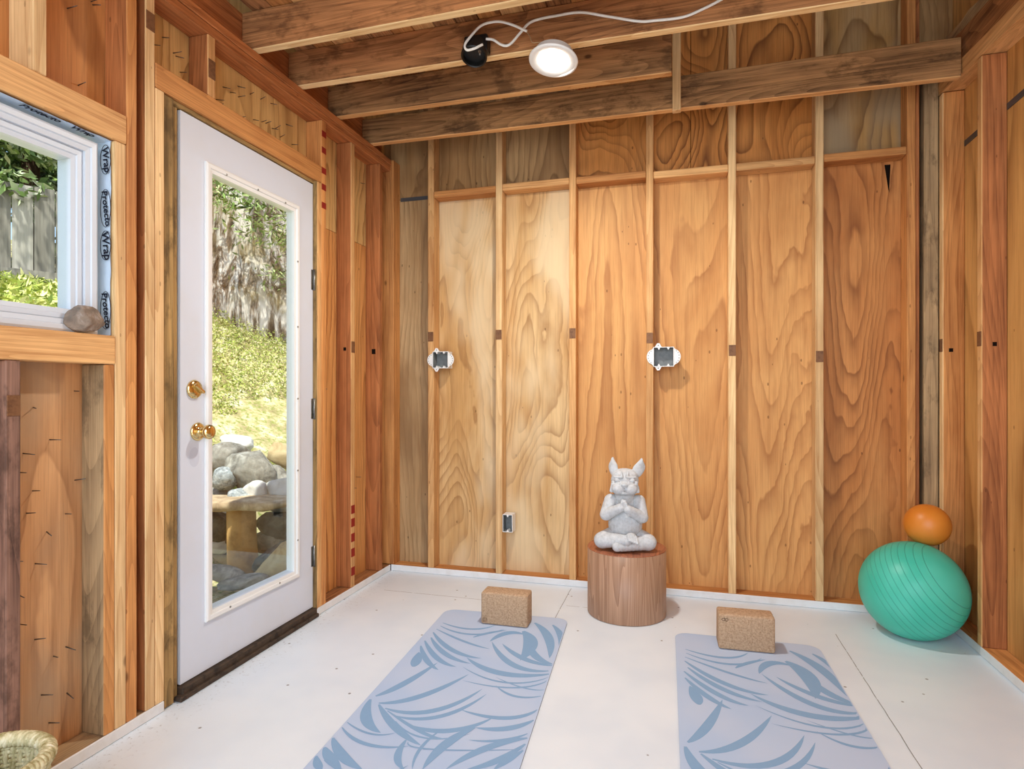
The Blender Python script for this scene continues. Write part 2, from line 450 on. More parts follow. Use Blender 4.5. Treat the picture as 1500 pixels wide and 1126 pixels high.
# ------------------------------------------------------------------ framing lumber
ZP = .037
def board(name, label, cat, x0, x1, y0, y1, z0, z1, tone, axis='Z', marks=(), group=None, bev=.003, white_front=None, inner=None):
    bm = bmesh.new(); bm_box(bm, x0, x1, y0, y1, z0, z1, bev)
    mats = [wood(tone, axis)]
    if white_front is not None:                    # the floor paint slopped over the front of a bottom plate
        mats.append(M_wp); bm.normal_update()
        for f in bm.faces:
            if f.normal.dot(Vector(white_front)) > .6: f.material_index = 1
    if inner:                                      # the edge facing the room gets another tone than the broad side
        mats.append(wood(inner[0], axis)); bm.normal_update()
        for f in bm.faces:
            if f.normal.x*inner[1] > .6: f.material_index = 1
    for (a, b_, c, d, e, f, m) in marks:
        if m not in mats: mats.append(m)
        bm_box(bm, a, b_, c, d, e, f, 0, mats.index(m))
    o = obj(name, bm, mats)
    return tag(o, label, cat, group)

def plate_on(parent, x0, x1, y0, y1, z0, z1):
    bm = bmesh.new(); bm_box(bm, x0, x1, y0, y1, z0, z1, .0008)
    return obj('nail_plate', bm, M_plate, parent)

GS = 'wall studs of the back wall'
nth = ['first', 'second', 'third', 'fourth', 'fifth', 'sixth']
# back wall studs:  x0, x1, tone, plate z, label
bs = [(-1.438, -1.400, 'tan', 1.407, 'pale stud on the back wall carrying the left wide electrical box'),
      (-1.016, -.978, 'pale', 1.408, 'pale stud on the back wall with the small low outlet box on its side'),
      (-.589, -.551, 'tan', 1.405, 'tan stud on the back wall rising just left of the dog statue'),
      (-.171, -.133, 'tan', 1.369, 'tan stud on the back wall carrying the right wide electrical box, behind the statue'),
      (.245, .283, 'pale', 1.295, 'pale stud on the back wall, first one right of the statue'),
      (.655, .693, 'pale', 1.257, 'pale stud on the back wall, second one left of the green ball'),
      (1.056, 1.093, 'orange', None, 'orange stud on the back wall left of the dark corner gap, above the green ball')]
back_studs = []
for x0, x1, t, zp, lb in bs:
    o = board('wall_stud', lb, 'wall stud', x0, x1, YB, YBS, ZP+.0005, zt(x0)-.002, t, 'Z', group=GS)
    back_studs.append(o)
    if zp: plate_on(o, x0+.002, x1-.002, YB-.0022, YB+.0005, zp-.028, zp+.028)
board('wall_stud', 'reddish stud set back beside the dark gap at the right end of the back wall', 'wall stud', 1.0945, 1.112, YB+.012, YBS, ZP+.0005, zt(1.09)-.002, 'red', 'Z')
board('wall_stud', 'weathered greyish stud right of the dark gap in the back right corner', 'wall stud', 1.129, 1.1890, YB+.004, YBS+.02, ZP+.0005, 2.62, 'grey', 'Z')
board('wall_stud', 'orange stud at the far left end of the back wall, in the left corner', 'wall stud', -1.745, -1.662, YB+.001, YBS, ZP+.0005, 2.48, 'orange', 'Z')
board('bottom_plate', 'bottom plate of the back wall, front edge painted white with the floor', 'bottom plate', -1.679, 1.278, YB, YBS, .0005, ZP, 'orange', 'X', white_front=(0, -1, 0))

# blocking between back wall studs
ends = [(-1.400, -1.016), (-.978, -.589), (-.551, -.171), (-.133, .245), (.283, .655), (.693, 1.056)]
bl = ['leftmost horizontal block between the back wall studs', 'second horizontal block from the left between the back wall studs',
      'third horizontal block from the left between the back wall studs', 'fourth horizontal block from the left, above the right wide electrical box',
      'fifth horizontal block from the left between the back wall studs', 'rightmost horizontal block between the back wall studs, with rough dark top']
for i, (a, b_) in enumerate(ends):
    dz = random.uniform(-.006, .008)
    board('blocking', bl[i], 'blocking', a+.001, b_-.001, YB+.002, YBS, 2.226+dz, 2.264+dz, ('orange', 'tan', 'orange', 'tan', 'tan', 'orange')[i], 'X', group='blocking between back wall studs')

# left wall
def lstud(label, y0, y1, z0, z1, tone, name='wall_stud', cat='wall stud', marks=(), group=None, inner=None):
    return board(name, label, cat, XLS, XL, y0, y1, z0, z1, tone, 'Z', marks, group, inner=(inner, 1) if inner else None)
c0 = lstud('weathered purple-brown cripple stud under the window sill at the left edge', 1.136, 1.174, ZP+.0005, 1.1665, 'weather', 'cripple_stud', 'cripple stud')
plate_on(c0, XL-.0005, XL+.002, 1.138, 1.172, 1.02, 1.075)
lstud('orange and grey jack stud holding the right end of the window sill', 1.4115, 1.447, ZP+.0005, 1.1665, 'grey', 'jack_stud', 'jack stud', inner='orange')
lstud('pale trimmer stud beside the window, carrying the window header', 1.4485, 1.487, ZP+.0005, 1.8615, 'pale', 'trimmer_stud', 'trimmer stud')
lstud('orange full-height king stud right of the window', 1.4885, 1.5265, ZP+.0005, 2.410, 'red', 'king_stud', 'king stud', inner='orange')
k4 = lstud('tan full-height king stud left of the door', 1.557, 1.5945, ZP+.0005, 2.410, 'red', 'king_stud', 'king stud', inner='pale')
plate_on(k4, XL-.0005, XL+.002, 1.559, 1.593, 2.275, 2.335)
lstud('pale trimmer stud left of the door, carrying the door header', 1.596, 1.6325, ZP+.0005, 2.0985, 'tan', 'trimmer_stud', 'trimmer stud', inner='pale')
mk = [(XL-.001, XL+.0006, 2.5585, 2.594, z, z+.03, M_redmark) for z in (1.98, 2.07, 2.15, 2.25, 2.33)]
lstud('orange trimmer stud right of the door beside the hinges', 2.5215, 2.5565, ZP+.0005, 2.0985, 'tan', 'trimmer_stud', 'trimmer stud')
lstud('full-height king stud right of the door with red marks near its top', 2.5575, 2.595, ZP+.0005, 2.410, 'orange', 'king_stud', 'king stud', mk)
mk = [(XL-.001, XL+.0006, 2.8295, 2.8645, z, z+.045, M_redmark) for z in (.10, .20, .28, .36, .43)]
mk += [(XL-.046, XL-.03, 2.8275, 2.8285, 1.30, 1.318, M_dark)]
s1 = lstud('reddish stud between the door and the corner, red marks near the floor', 2.828, 2.866, ZP+.0005, 2.410, 'red', marks=mk, inner='tan')
plate_on(s1, XL-.0005, XL+.002, 2.830, 2.864, 1.29, 1.35)
lstud('reddish stud of the left wall standing in the back left corner', 3.140, 3.176, ZP+.0005, 2.410, 'red', marks=[(XL-.05, XL-.026, 3.1395, 3.1405, 1.30, 1.33, M_dark)])
c1 = lstud('short red-brown cripple stud above the door header', 1.826, 1.864, 2.1825, 2.410, 'red', 'cripple_stud', 'cripple stud', inner='tan')
plate_on(c1, XL-.0005, XL+.002, 1.828, 1.862, 2.25, 2.32)
lstud('short pale cripple stud above the window header', 1.204, 1.242, 1.9525, 2.410, 'pale', 'cripple_stud', 'cripple stud')
board('header', 'pale orange header beam over the window', 'header', XLS, XL+.002, .36, 1.4875, 1.863, 1.952, 'tan', 'Y')
board('header', 'orange header beam over the door', 'header', XLS, XL+.001, 1.596, 2.5565, 2.100, 2.182, 'orange', 'Y')
sill = board('sill_board', 'orange sill board under the window, with a rock on it', 'window sill', XLS, XL+.003, .36, 1.447, 1.168, 1.2555, 'tan', 'Y')
board('bottom_plate', 'bottom plate of the left wall under the window, painted white at floor edge', 'bottom plate', XLS, XL, -1.3, 1.633, .0005, ZP, 'grey', 'Y', white_front=(1, 0, 0))
board('bottom_plate', 'short bottom plate of the left wall between the door and the back corner', 'bottom plate', XLS, XL, 2.5215, 3.279, .0005, ZP, 'brown', 'Y', white_front=(1, 0, 0))
board('top_plate', 'lower reddish top plate running along the left wall above the door', 'top plate', XLS, XL, -1.3, 3.279, 2.4105, 2.4465, 'red', 'Y')
board('top_plate', 'upper reddish top plate on the left wall, under the joist ends', 'top plate', XLS, XL+.004, -1.3, 3.279, 2.4475, 2.481, 'red', 'Y')
board('rim_board', 'dark rim board standing on the left top plate behind the joist ends', 'rim board', XLS, XLS+.034, -1.3, 3.275, 2.4825, 2.643, 'red', 'Y')

# right wall
rp = board('wall_stud', 'reddish stud on the right wall beside the corner, behind the balls', 'wall stud', XR, XRS, 3.242, 3.2835, ZP+.0005, 2.485, 'orange', 'Z', inner=('pale', -1), marks=[(1.215, 1.232, 3.2415, 3.2425, 1.268, 1.285, M_dark)])
plate_on(rp, XR-.002, XR+.0005, 3.244, 3.276, 1.27, 1.33)
rp = board('wall_stud', 'reddish stud on the right wall, right of the green exercise ball', 'wall stud', XR, XRS, 2.868, 2.906, ZP+.0005, 2.458, 'red', 'Z', inner=('tan', -1), marks=[(1.228, 1.243, 2.8675, 2.8685, 1.268, 1.285, M_dark)])
plate_on(rp, XR-.002, XR+.0005, 2.870, 2.904, 1.27, 1.33)
board('bottom_plate', 'bottom plate of the right wall, inner edge painted white', 'bottom plate', XR, XRS, -1.3, 3.279, .0005, ZP, 'orange', 'Y', white_front=(-1, 0, 0))
def rz(y): return 2.492 - .075*(3.28-y)
bm = bmesh.new(); bm_hex(bm, [(XR, -1.3, rz(-1.3)+.14), (XRS, -1.3, rz(-1.3)+.14), (XRS, 3.29, rz(3.29)), (XR, 3.29, rz(3.29)),
                              (XR, -1.3, rz(-1.3)+.222), (XRS, -1.3, rz(-1.3)+.222), (XRS, 3.29, rz(3.29)+.066), (XR, 3.29, rz(3.29)+.066)], .003)
# sloping plate follows the slightly sagging wall head
bm.free()
def slope_board(name, label, cat, x0, x1, y0, y1, za, zb, h, tone, wav=0.0):
    bm = bmesh.new(); n = 26; rows = []
    for i in range(n+1):
        t = i/n; y = y0+(y1-y0)*t; z = za+(zb-za)*t
        w = wav*(mnoise.noise(Vector((y*5, 3.1, 0)))) if wav else 0
        rows.append([bm.verts.new(p) for p in ((x0, y, z), (x1, y, z), (x1, y, z+h+w*.4), (x0-abs(w)*.5, y, z+h+w))])
    for a, b_ in zip(rows[:-1], rows[1:]):
        for k in range(4): bm.faces.new((a[k], a[(k+1) % 4], b_[(k+1) % 4], b_[k]))
    bm.faces.new(rows[0]); bm.faces.new(rows[-1][::-1])
    bmesh.ops.recalc_face_normals(bm, faces=bm.faces)
    o = obj(name, bm, wood(tone, 'Y')); return tag(o, label, cat)
slope_board('top_plate', 'pale orange double top plate along the head of the right wall', 'top plate', XR, XRS, 1.2, 3.30, rz(1.2), rz(3.30), .066, 'tan')
slope_board('rim_board', 'brown rim board with bold grain on top of the right wall plate', 'rim board', XR+.012, XR+.05, 1.2, 3.30, rz(1.2)+.067, rz(3.30)+.067, .135, 'brown')
slope_board('blocking', 'rough waney-edged board above the rim board of the right wall', 'blocking', XR+.02, XR+.07, 1.2, 3.26, rz(1.2)+.206, rz(3.26)+.206, .05, 'grey', .05)

# ------------------------------------------------------------------ ceiling joists
def joist(label, pts_l, pts_r, y0, y1, tone):
    (xl, zl0, zl1), (xr, zr0, zr1) = pts_l, pts_r
    bm = bmesh.new()
    bm_hex(bm, [(xl, y0, zl0), (xr, y0, zr0), (xr, y1, zr0), (xl, y1, zl0), (xl, y0, zl1), (xr, y0, zr1), (xr, y1, zr1), (xl, y1, zl1)], .003)
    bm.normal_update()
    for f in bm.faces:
        if f.normal.z < -.7: f.material_index = 1  # underside lightened in colour to stand for light from below
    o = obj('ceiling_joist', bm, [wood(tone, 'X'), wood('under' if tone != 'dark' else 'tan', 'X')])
    return tag(o, label, 'ceiling joist')
xj = XLS+.036
joist('brown ceiling joist nearest the camera, at the top edge of the view', (xj, 2.483, 2.643), (1.2, 2.496, 2.643), 2.069, 2.107, 'brown')
j2 = joist('reddish ceiling joist carrying the black junction box and the white cable', (xj, 2.483, 2.643), (1.198, 2.47, 2.643), 2.372, 2.410, 'brown')
joist('dark ceiling joist ending at the short hanging strut, behind the lamp', (xj, 2.483, 2.640), (-.031, 2.474, 2.640), 2.692, 2.730, 'dark')
joist('farthest dark ceiling joist, running in front of the back wall studs', (xj, 2.483, 2.625), (1.186, 2.458, 2.632), 3.038, 3.076, 'dark')
board('hanging_strut', 'short orange vertical strut nailed to the front of the far joist', 'strut', -.032, .008, 2.998, 3.0365, 2.445, 2.86, 'pale', 'Z')

# ------------------------------------------------------------------ door
door = empty('door_1', (XL, 2.1, 0)); tag(door, kind='structure')
XD = -1.700
bm = bmesh.new()
y0, y1, z0, z1 = 1.719, 2.512, .046, 2.080
gy0, gy1, gz0, gz1 = 1.850, 2.372, .262, 1.915
for a in ((y0, gy0, z0, z1), (gy1, y1, z0, z1), (gy0, gy1, z0, gz0), (gy0, gy1, gz1, z1)):
    bm_box(bm, XD-.044, XD, a[0], a[1], a[2], a[3])
bmesh.ops.remove_doubles(bm, verts=bm.verts, dist=.0001)
obj('door_slab', bm, M_door, door)
def ring_frame(name, oy0, oy1, oz0, oz1, w, x0, x1, mat, parent, bev=.004, seg=2):
    """mitred picture-frame ring in a plane x = const, with a moulded front"""
    bm = bmesh.new()
    prof = [(0, x0), (0, x1-.004), (w*.18, x1), (w*.55, x1-.001), (w*.62, x1-.006), (w, x1-.008), (w, x0)]
    rings = []
    for d, x in prof:
        rings.append([bm.verts.new((x, yy, zz)) for yy, zz in ((oy0+d, oz0+d), (oy1-d, oz0+d), (oy1-d, oz1-d), (oy0+d, oz1-d))])
    n = len(rings)
    for i in range(n):
        a, b_ = rings[i], rings[(i+1) % n]
        for k in range(4): bm.faces.new((a[k], a[(k+1) % 4], b_[(k+1) % 4], b_[k]))
    bmesh.ops.recalc_face_normals(bm, faces=bm.faces)
    return obj(name, bm, mat, parent)
gf = ring_frame('glazing_frame', 1.830, 2.396, .226, 1.940, .034, XD-.036, XD+.013, M_white, door)
scr = bmesh.new()
for (yy, zz) in [(1.846, z) for z in ()] + [(2.379, z) for z in (.40, .72, 1.05, 1.38, 1.68)] + [(y, 1.923) for y in (1.93, 2.11, 2.29)] + [(y, .243) for y in (1.95, 2.25)]:
    o = bmesh.new(); bm_lathe(o, [(.0045, 0), (.0045, .0012), (0, .002)], Matrix.Translation((XD+.0115, yy, zz)) @ Matrix.Rotation(R(90), 4, 'Y'), 10)
    obj('screw', o, M_steel, gf)
scr.free()
bm = bmesh.new(); bm_box(bm, XD-.010, XD-.004, 1.862, 2.364, .258, 1.908); obj('glass_pane', bm, M_glass, door)
# brass knob and deadbolt
def knob(yc, zc):
    Mx = Matrix.Translation((XD, yc, zc)) @ Matrix.Rotation(R(90), 4, 'Y')
    bm = bmesh.new(); bm_lathe(bm, [(.033, 0), (.034, .004), (.031, .009), (.022, .012), (.012, .014), (.0115, .030), (.018, .036), (.0255, .044), (.027, .052), (.025, .060), (.018, .065), (.009, .067), (0, .067)], Mx, 32)
    return obj('door_knob', bm, M_brass, door, True)
knob(1.796, .937)
Mx = Matrix.Translation((XD, 1.780, 1.092)) @ Matrix.Rotation(R(90), 4, 'Y')
bm = bmesh.new(); bm_lathe(bm, [(.034, 0), (.0345, .004), (.030, .011), (.012, .013), (0, .013)], Mx, 32)
db = obj('deadbolt', bm, M_brass, door, True)
bm = bmesh.new(); bm_box(bm, -.006, .006, -.026, .026, 0, .016, .004, seg=2)
bm.transform(Matrix.Translation((XD+.012, 1.784, 1.094)) @ Matrix.Rotation(R(-35), 4, 'X') @ Matrix.Rotation(R(90), 4, 'Y'))
obj('thumb_turn', bm, M_brass, db)
# faint oval patch on the slab under the knob
bm = bmesh.new()
bm.faces.new([bm.verts.new((XD+.0006, 1.782+.024*math.cos(k*math.pi/12), .845+.036*math.sin(k*math.pi/12))) for k in range(24)])
obj('oval_patch', bm, plain('pale_patch', S(202,206,218), .5), door)
for zc in (1.62, 1.00, .29):
    bm = bmesh.new()
    bm_tube(bm, [(XD+.006, 2.5155, zc-.05), (XD+.006, 2.5155, zc+.05)], .0055, 10)
    bm_box(bm, XD-.001, XD+.0015, 2.4985, 2.513, zc-.048, zc+.048)
    obj('hinge', bm, M_steel, door)
# jamb and threshold
bm = bmesh.new(); bm_box(bm, -1.80, XL-.008, 1.636, 1.680, .003, 2.098, .003); bm_box(bm, -1.80, XL-.022, 1.681, 1.708, .003, 2.082, .002)
obj('door_jamb', bm, wood('jamb', 'Z'), door)
bm = bmesh.new(); bm_box(bm, -1.80, XL-.012, 2.514, 2.5205, .003, 2.098, .001); bm_box(bm, XL-.0325, XL-.002, 2.518, 2.5208, .003, 2.098)
obj('door_jamb', bm, wood('jamb', 'Z'), door)
bm = bmesh.new(); bm_box(bm, -1.80, XL-.014, 1.636, 2.5205, 2.0845, 2.0995, .002); obj('door_jamb', bm, wood('jamb', 'Y'), door)
bm = bmesh.new(); bm_box(bm, -1.80, XL+.0, 1.710, 2.5185, .0008, .042, .004); bm_box(bm, -1.70, XL+.012, 1.69, 2.5185, .0006, .018, .003)
obj('threshold', bm, M_thresh, door)

# ------------------------------------------------------------------ window
win = empty('window_1', (XL, .9, 1.26)); tag(win, kind='structure')
ring_frame('window_frame', .60, 1.410, 1.258, 1.838, .036, -1.785, -1.700, M_vinyl, win)
ring_frame('window_sash', .634, 1.376, 1.292, 1.804, .034, -1.775, -1.716, M_vinyl, win)
bm = bmesh.new(); bm_box(bm, -1.742, -1.736, .665, 1.345, 1.323, 1.773); obj('window_pane', bm, M_glass, win)
# flashing film lining the rough opening, with its printed name
def strip(name, grid, mat, parent):
    vs, fs = [], []
    w = len(grid[0])
    for row in grid: vs += row
    for i in range(len(grid)-1):
        for k in range(w-1): fs.append((i*w+k, i*w+k+1, (i+1)*w+k+1, (i+1)*w+k))
    return pydata(name, vs, fs, mat, parent, True)
film = empty('flashing_film', (-1.72, 1.44, 1.26)); tag(film, 'pale blue printed flashing film folded around the right side of the window opening', 'flashing film')
grid = []
for i in range(46):
    z = 1.258+.600*i/45
    grid.append([(-1.775+.088*k/8 - (.006*mnoise.noise(Vector((z*9, 1, 0))) + .004 if k == 8 else 0), 1.4455-.0025-.004*abs(mnoise.noise(Vector((z*13, k*.6, 2)))), z) for k in range(9)])
strip('side_strip', grid, M_wrap, film)
grid = []
for i in range(40):
    y = .62+.826*i/39
    grid.append([(-1.775+.086*k/6, y, 1.8600-.002-.006*abs(mnoise.noise(Vector((y*10, k*.7, 5))))) for k in range(7)])
strip('head_strip', grid, M_wrap, film)

def text_mesh(name, body, size, M, mat, parent, shear=0.0, extr=.0002):
    cu = bpy.data.curves.new(name, 'FONT'); cu.body = body; cu.size = size; cu.extrude = extr; cu.shear = shear; cu.offset = .0007
    cu.align_x = 'CENTER'; cu.align_y = 'CENTER'; cu.resolution_u = 3
    t = bpy.data.objects.new('tmp', cu); COL.objects.link(t)
    bpy.context.view_layer.update()
    me = bpy.data.meshes.new_from_object(t.evaluated_get(bpy.context.evaluated_depsgraph_get()))
    bpy.data.objects.remove(t); bpy.data.curves.remove(cu)
    me.transform(M); me.materials.clear(); me.materials.append(mat); me.name = name
    return link(bpy.data.objects.new(name, me), parent)
def film_text(body, z, size):
    # reads downwards, seen from the room side (facing -y)
    M = Matrix.Translation((-1.703, 1.4365, z)) @ Matrix.Rotation(R(90), 4, 'X') @ Matrix.Rotation(R(-82), 4, 'Z')
    text_mesh('printed_word', body, size, M, M_ink, film, .15)
    bm = bmesh.new()
    pts = [(-1.705+.020*math.cos(a*math.pi/14), 1.4368, z+(.058 if len(body) > 5 else .045)*math.sin(a*math.pi/14)) for a in range(29)]
    bm_tube(bm, pts, .0009, 5, False); obj('printed_oval', bm, M_ink, film)
film_text('Protecto', 1.650, .031); film_text('Wrap', 1.535, .038); film_text('Protecto', 1.335, .031); film_text('Wrap', 1.80, .034)
for y, wd in ((1.36, 'Wrap'), (1.24, 'Protecto')):
    M = Matrix.Translation((-1.700, y, 1.8535)) @ Matrix.Rotation(R(180), 4, 'Y') @ Matrix.Rotation(R(90), 4, 'Z')
    text_mesh('printed_word', wd, .03, M, M_ink, film, .15)

# rock on the sill
def rock_bm(seed, sx, sy, sz, sub=4, rough=.22, facets=9):
    """angular boulder: a ball cut by random planes, then roughened"""
    rr = random.Random(seed)
    bm = bmesh.new(); bmesh.ops.create_icosphere(bm, subdivisions=sub, radius=1.0)
    pl = []
    for _ in range(facets):
        n = Vector((rr.gauss(0, 1), rr.gauss(0, 1), rr.gauss(0, 1))).normalized(); pl.append((n, rr.uniform(.62, .9)))
    off = Vector((rr.uniform(0, 50), rr.uniform(0, 50), rr.uniform(0, 50)))
    for v in bm.verts:
        p = v.co.copy()
        for n, d in pl:
            e = p.dot(n)-d
            if e > 0: p -= n*e*.92
        p *= 1 + rough*.35*mnoise.noise(p*2.2+off) + rough*.18*mnoise.noise(p*7+off)
        v.co = (p.x*sx, p.y*sy, p.z*sz)
    for f in bm.faces: f.smooth = True
    return bm
def rock_mat(name, a, b_, c_, scale=14):
    m, nt, b = new_mat(name, .85, .2)
    g = N(nt); tc = g.n('ShaderNodeTexCoord').outputs['Object']
    f = g.noise(tc, scale, 5.0, .65, .4)
    f2 = g.noise(tc, scale*.22, 3.0, .6)
    c = g.ramp(f, [(.3, a), (.52, b_), (.75, c_)])
    c = g.mix(g.math('MULTIPLY', g.smooth(f2, .45, .7), .5), c, tuple(x*.7 for x in b_[:3])+(1,))
    g.l(c, b.inputs['Base Color'])
    bp = g.n('ShaderNodeBump'); bp.inputs['Strength'].default_value = .5; bp.inputs['Distance'].default_value = .01
    g.l(f, bp.inputs['Height']); g.l(bp.outputs[0], b.inputs['Normal'])
    return m
M_sillrock = rock_mat('sill_rock', S(86,80,76), S(150,132,116), S(206,202,198), 30)
bm = rock_bm(9, .033, .058, .043, 4, .32, 11); bm.transform(Matrix.Translation((-1.690, 1.356, 1.29)))
o = obj('rock', bm, M_sillrock); tag(o, 'grey-brown rough rock lying on the window sill board', 'rock')
zmin = min(v.co.z for v in o.data.vertices); o.location.z += 1.2565-zmin

# ------------------------------------------------------------------ electrical boxes
def gang_box(xc, zc, w, h, yf, label, ears=True):
    t = empty('outlet_box', (xc, YB, zc-h/2)); tag(t, label, 'outlet box')
    d = .066; th = .003
    bm = bmesh.new()
    x0, x1, z0, z1 = xc-w/2, xc+w/2, zc-h/2, zc+h/2; ya, yb = yf, yf+d
    # outer shell (white) as open ring with inner grey faces
    def quad(ps, mi): f = bm.faces.new([bm.verts.new(p) for p in ps]); f.material_index = mi
    o4 = [(x0, z0), (x1, z0), (x1, z1), (x0, z1)]; i4 = [(x0+th, z0+th), (x1-th, z0+th), (x1-th, z1-th), (x0+th, z1-th)]
    for k in range(4):
        a, b_ = o4[k], o4[(k+1) % 4]; c, e = i4[k], i4[(k+1) % 4]
        quad([(a[0], ya, a[1]), (b_[0], ya, b_[1]), (b_[0], yb, b_[1]), (a[0], yb, a[1])], 0)
        quad([(a[0], ya, a[1]), (c[0], ya, c[1]), (e[0], ya, e[1]), (b_[0], ya, b_[1])], 0)
        quad([(c[0], ya, c[1]), (c[0], yb-.004, c[1]), (e[0], yb-.004, e[1]), (e[0], ya, e[1])], 1)
    quad([(x, yb, z) for x, z in o4], 0)
    quad([(x, yb-.004, z) for x, z in i4], 1)
    bmesh.ops.remove_doubles(bm, verts=bm.verts, dist=.00005)
    obj('box_shell', bm, [M_white, M_greybox], t)
    # screw bosses
    for zz, s in ((z1-.003, -1), (z0+.003, 1)):
        for xx in ((xc-w*.23, xc+w*.23) if ears else (xc,)):
            b2 = bmesh.new(); bm_hex(b2, [(xx-.007, ya, zz), (xx+.007, ya, zz), (xx+.006, ya+.05, zz), (xx-.006, ya+.05, zz),
                                         (xx-.002, ya, zz+s*.011), (xx+.002, ya, zz+s*.011), (xx+.002, ya+.05, zz+s*.009), (xx-.002, ya+.05, zz+s*.009)])
            bmesh.ops.recalc_face_normals(b2, faces=b2.faces)
            obj('screw_boss', b2, M_white, t)
    if ears:
        for s in (-1, 1):
            b2 = bmesh.new()
            xe = xc+s*w/2
            prof = [(0, h/2-.004)] + [(.034*math.sin(k*math.pi/14), (h/2-.012)*math.cos(k*math.pi/14)) for k in range(1, 14)] + [(0, -h/2+.004)]
            fr = [b2.verts.new((xe+s*(a+.0005), ya+.004, zc+z)) for a, z in prof]
            bk = [b2.verts.new((xe+s*(a+.0005), ya+.0075, zc+z)) for a, z in prof]
            b2.faces.new(fr); b2.faces.new(bk[::-1])
            for k in range(len(fr)): b2.faces.new((fr[k], bk[k], bk[(k+1) % len(fr)], fr[(k+1) % len(fr)]))
            bmesh.ops.recalc_face_normals(b2, faces=b2.faces)
            for k in range(2, 13, 2):       # slots along the curved edge
                a, z = .027*math.sin(k*math.pi/14), (h/2-.018)*math.cos(k*math.pi/14)
                bm_box(b2, xe+s*a-.0018, xe+s*a+.0018, ya+.0032, ya+.005, zc+z-.003, zc+z+.003, 0, 1)
            obj('box_ear', b2, [M_white, M_greybox], t)
        for s in (-1, 1):
            b2 = bmesh.new(); zz = zc+s*h/2; xx = xc-w*.26
            bm_hex(b2, [(xx-.018, ya+.004, zz), (xx+.018, ya+.004, zz), (xx+.018, ya+.008, zz), (xx-.018, ya+.008, zz),
                        (xx-.006, ya+.004, zz+s*.020), (xx+.006, ya+.004, zz+s*.020), (xx+.006, ya+.008, zz+s*.020), (xx-.006, ya+.008, zz+s*.020)])
            bmesh.ops.recalc_face_normals(b2, faces=b2.faces)
            bm_tube(b2, [(xx, ya+.0035, zz+s*.009), (xx, ya+.006, zz+s*.009)], .0035, 8, True, 1)
            obj('nail_tab', b2, [M_white, M_greybox], t)
    return t
gang_box(-1.352, 1.268, .098, .098, YB-.014, 'wide white electrical box with grey inside, the left one on the back wall')
gang_box(-.080, 1.267, .106, .104, YB-.012, 'wide white electrical box with grey inside, above and right of the statue')
gang_box(-.943, .330, .058, .100, YB-.006, 'small narrow outlet box low on a back wall stud', False)

# ------------------------------------------------------------------ lamp, junction box, cable
lampM = Matrix.Translation((-.475, 2.300, 2.383)) @ Matrix.Rotation(R(-9), 4, 'X') @ Matrix.Rotation(R(5), 4, 'Y')
lamp = empty('hanging_lamp', (-.475, 2.318, 2.405)); tag(lamp, 'round white disc lamp, lit, hanging by its wires under a joist', 'lamp')
bm = bmesh.new(); bm_lathe(bm, [(.060, .004), (.066, -.004), (.090, -.009), (.096, -.006), (.097, -.002), (.094, 0), (.078, .004), (.076, .030), (.070, .034), (0, .034)], lampM, 48)
bmesh.ops.delete(bm, geom=[f for f in bm.faces if len(f.verts) > 4], context='FACES_ONLY')
obj('lamp_trim', bm, M_white, lamp, True)
bm = bmesh.new(); bm_lathe(bm, [(.063, .003), (.058, -.004), (.03, -.0065), (0, -.007)], lampM, 40)
obj('lamp_lens', bm, emis('lamp_glow', (1, .93, .80, 1), 14.0), lamp, True)
# junction box on the joist
jb = empty('junction_box', (-.805, 2.372, 2.44)); tag(jb, 'round black junction box hanging from the ceiling joist beside the lamp', 'junction box')
JM = Matrix.Translation((-.812, 2.330, 2.483))
bm = bmesh.new(); bm_box(bm, -.885+.028, -.755, 2.318, 2.3705, 2.480, 2.548, .008, seg=2); obj('mounting_bracket', bm, M_black, jb)
bm = bmesh.new(); bm_lathe(bm, [(.050, .034), (.054, -.026), (.050, -.030), (.046, -.026), (.045, -.006), (0, -.006)], JM @ Matrix.Rotation(R(-20), 4, 'X'), 36); obj('box_body', bm, M_black, jb)
bm = bmesh.new(); bm_tube(bm, [(-.775, 2.285, 2.455), (-.772, 2.278, 2.437)], .0035, 8); bm_lathe(bm, [(.006, 0), (.006, .003), (0, .004)], Matrix.Translation((-.775, 2.283, 2.452)), 10); obj('box_screw', bm, M_steel, jb)

cab = [(0.196, 2.364, 2.571), (0.148, 2.363, 2.548), (0.087, 2.362, 2.525), (0.013, 2.361, 2.506), (-0.088, 2.361, 2.51), (-0.153, 2.361, 2.518), (-0.271, 2.36, 2.556), (-0.378, 2.355, 2.587), (-0.474, 2.352, 2.588), (-0.544, 2.35, 2.585), (-0.585, 2.345, 2.572), (-0.616, 2.335, 2.536), (-0.652, 2.33, 2.497), (-0.675, 2.328, 2.486), (-0.7, 2.325, 2.494), (-0.731, 2.322, 2.516), (-0.759, 2.318, 2.521)]
c = empty('cable', (.0, 2.36, 2.5)); tag(c, 'white electrical cable looping along the joist into the black junction box', 'cable')
bm = bmesh.new(); bm_tube(bm, catmull(cab, 8), .0052, 8); obj('cable_run', bm, M_cable, c)
cab2 = [(-0.764, 2.29, 2.484), (-0.794, 2.275, 2.464), (-0.824, 2.27, 2.46), (-0.833, 2.27, 2.481), (-0.814, 2.275, 2.511), (-0.776, 2.29, 2.558), (-0.738, 2.3, 2.574), (-0.695, 2.31, 2.576), (-0.643, 2.318, 2.558), (-0.605, 2.322, 2.537), (-0.588, 2.324, 2.528)]
bm = bmesh.new(); bm_tube(bm, catmull(cab2, 8), .0050, 8); obj('cable_loop', bm, M_cable, c)
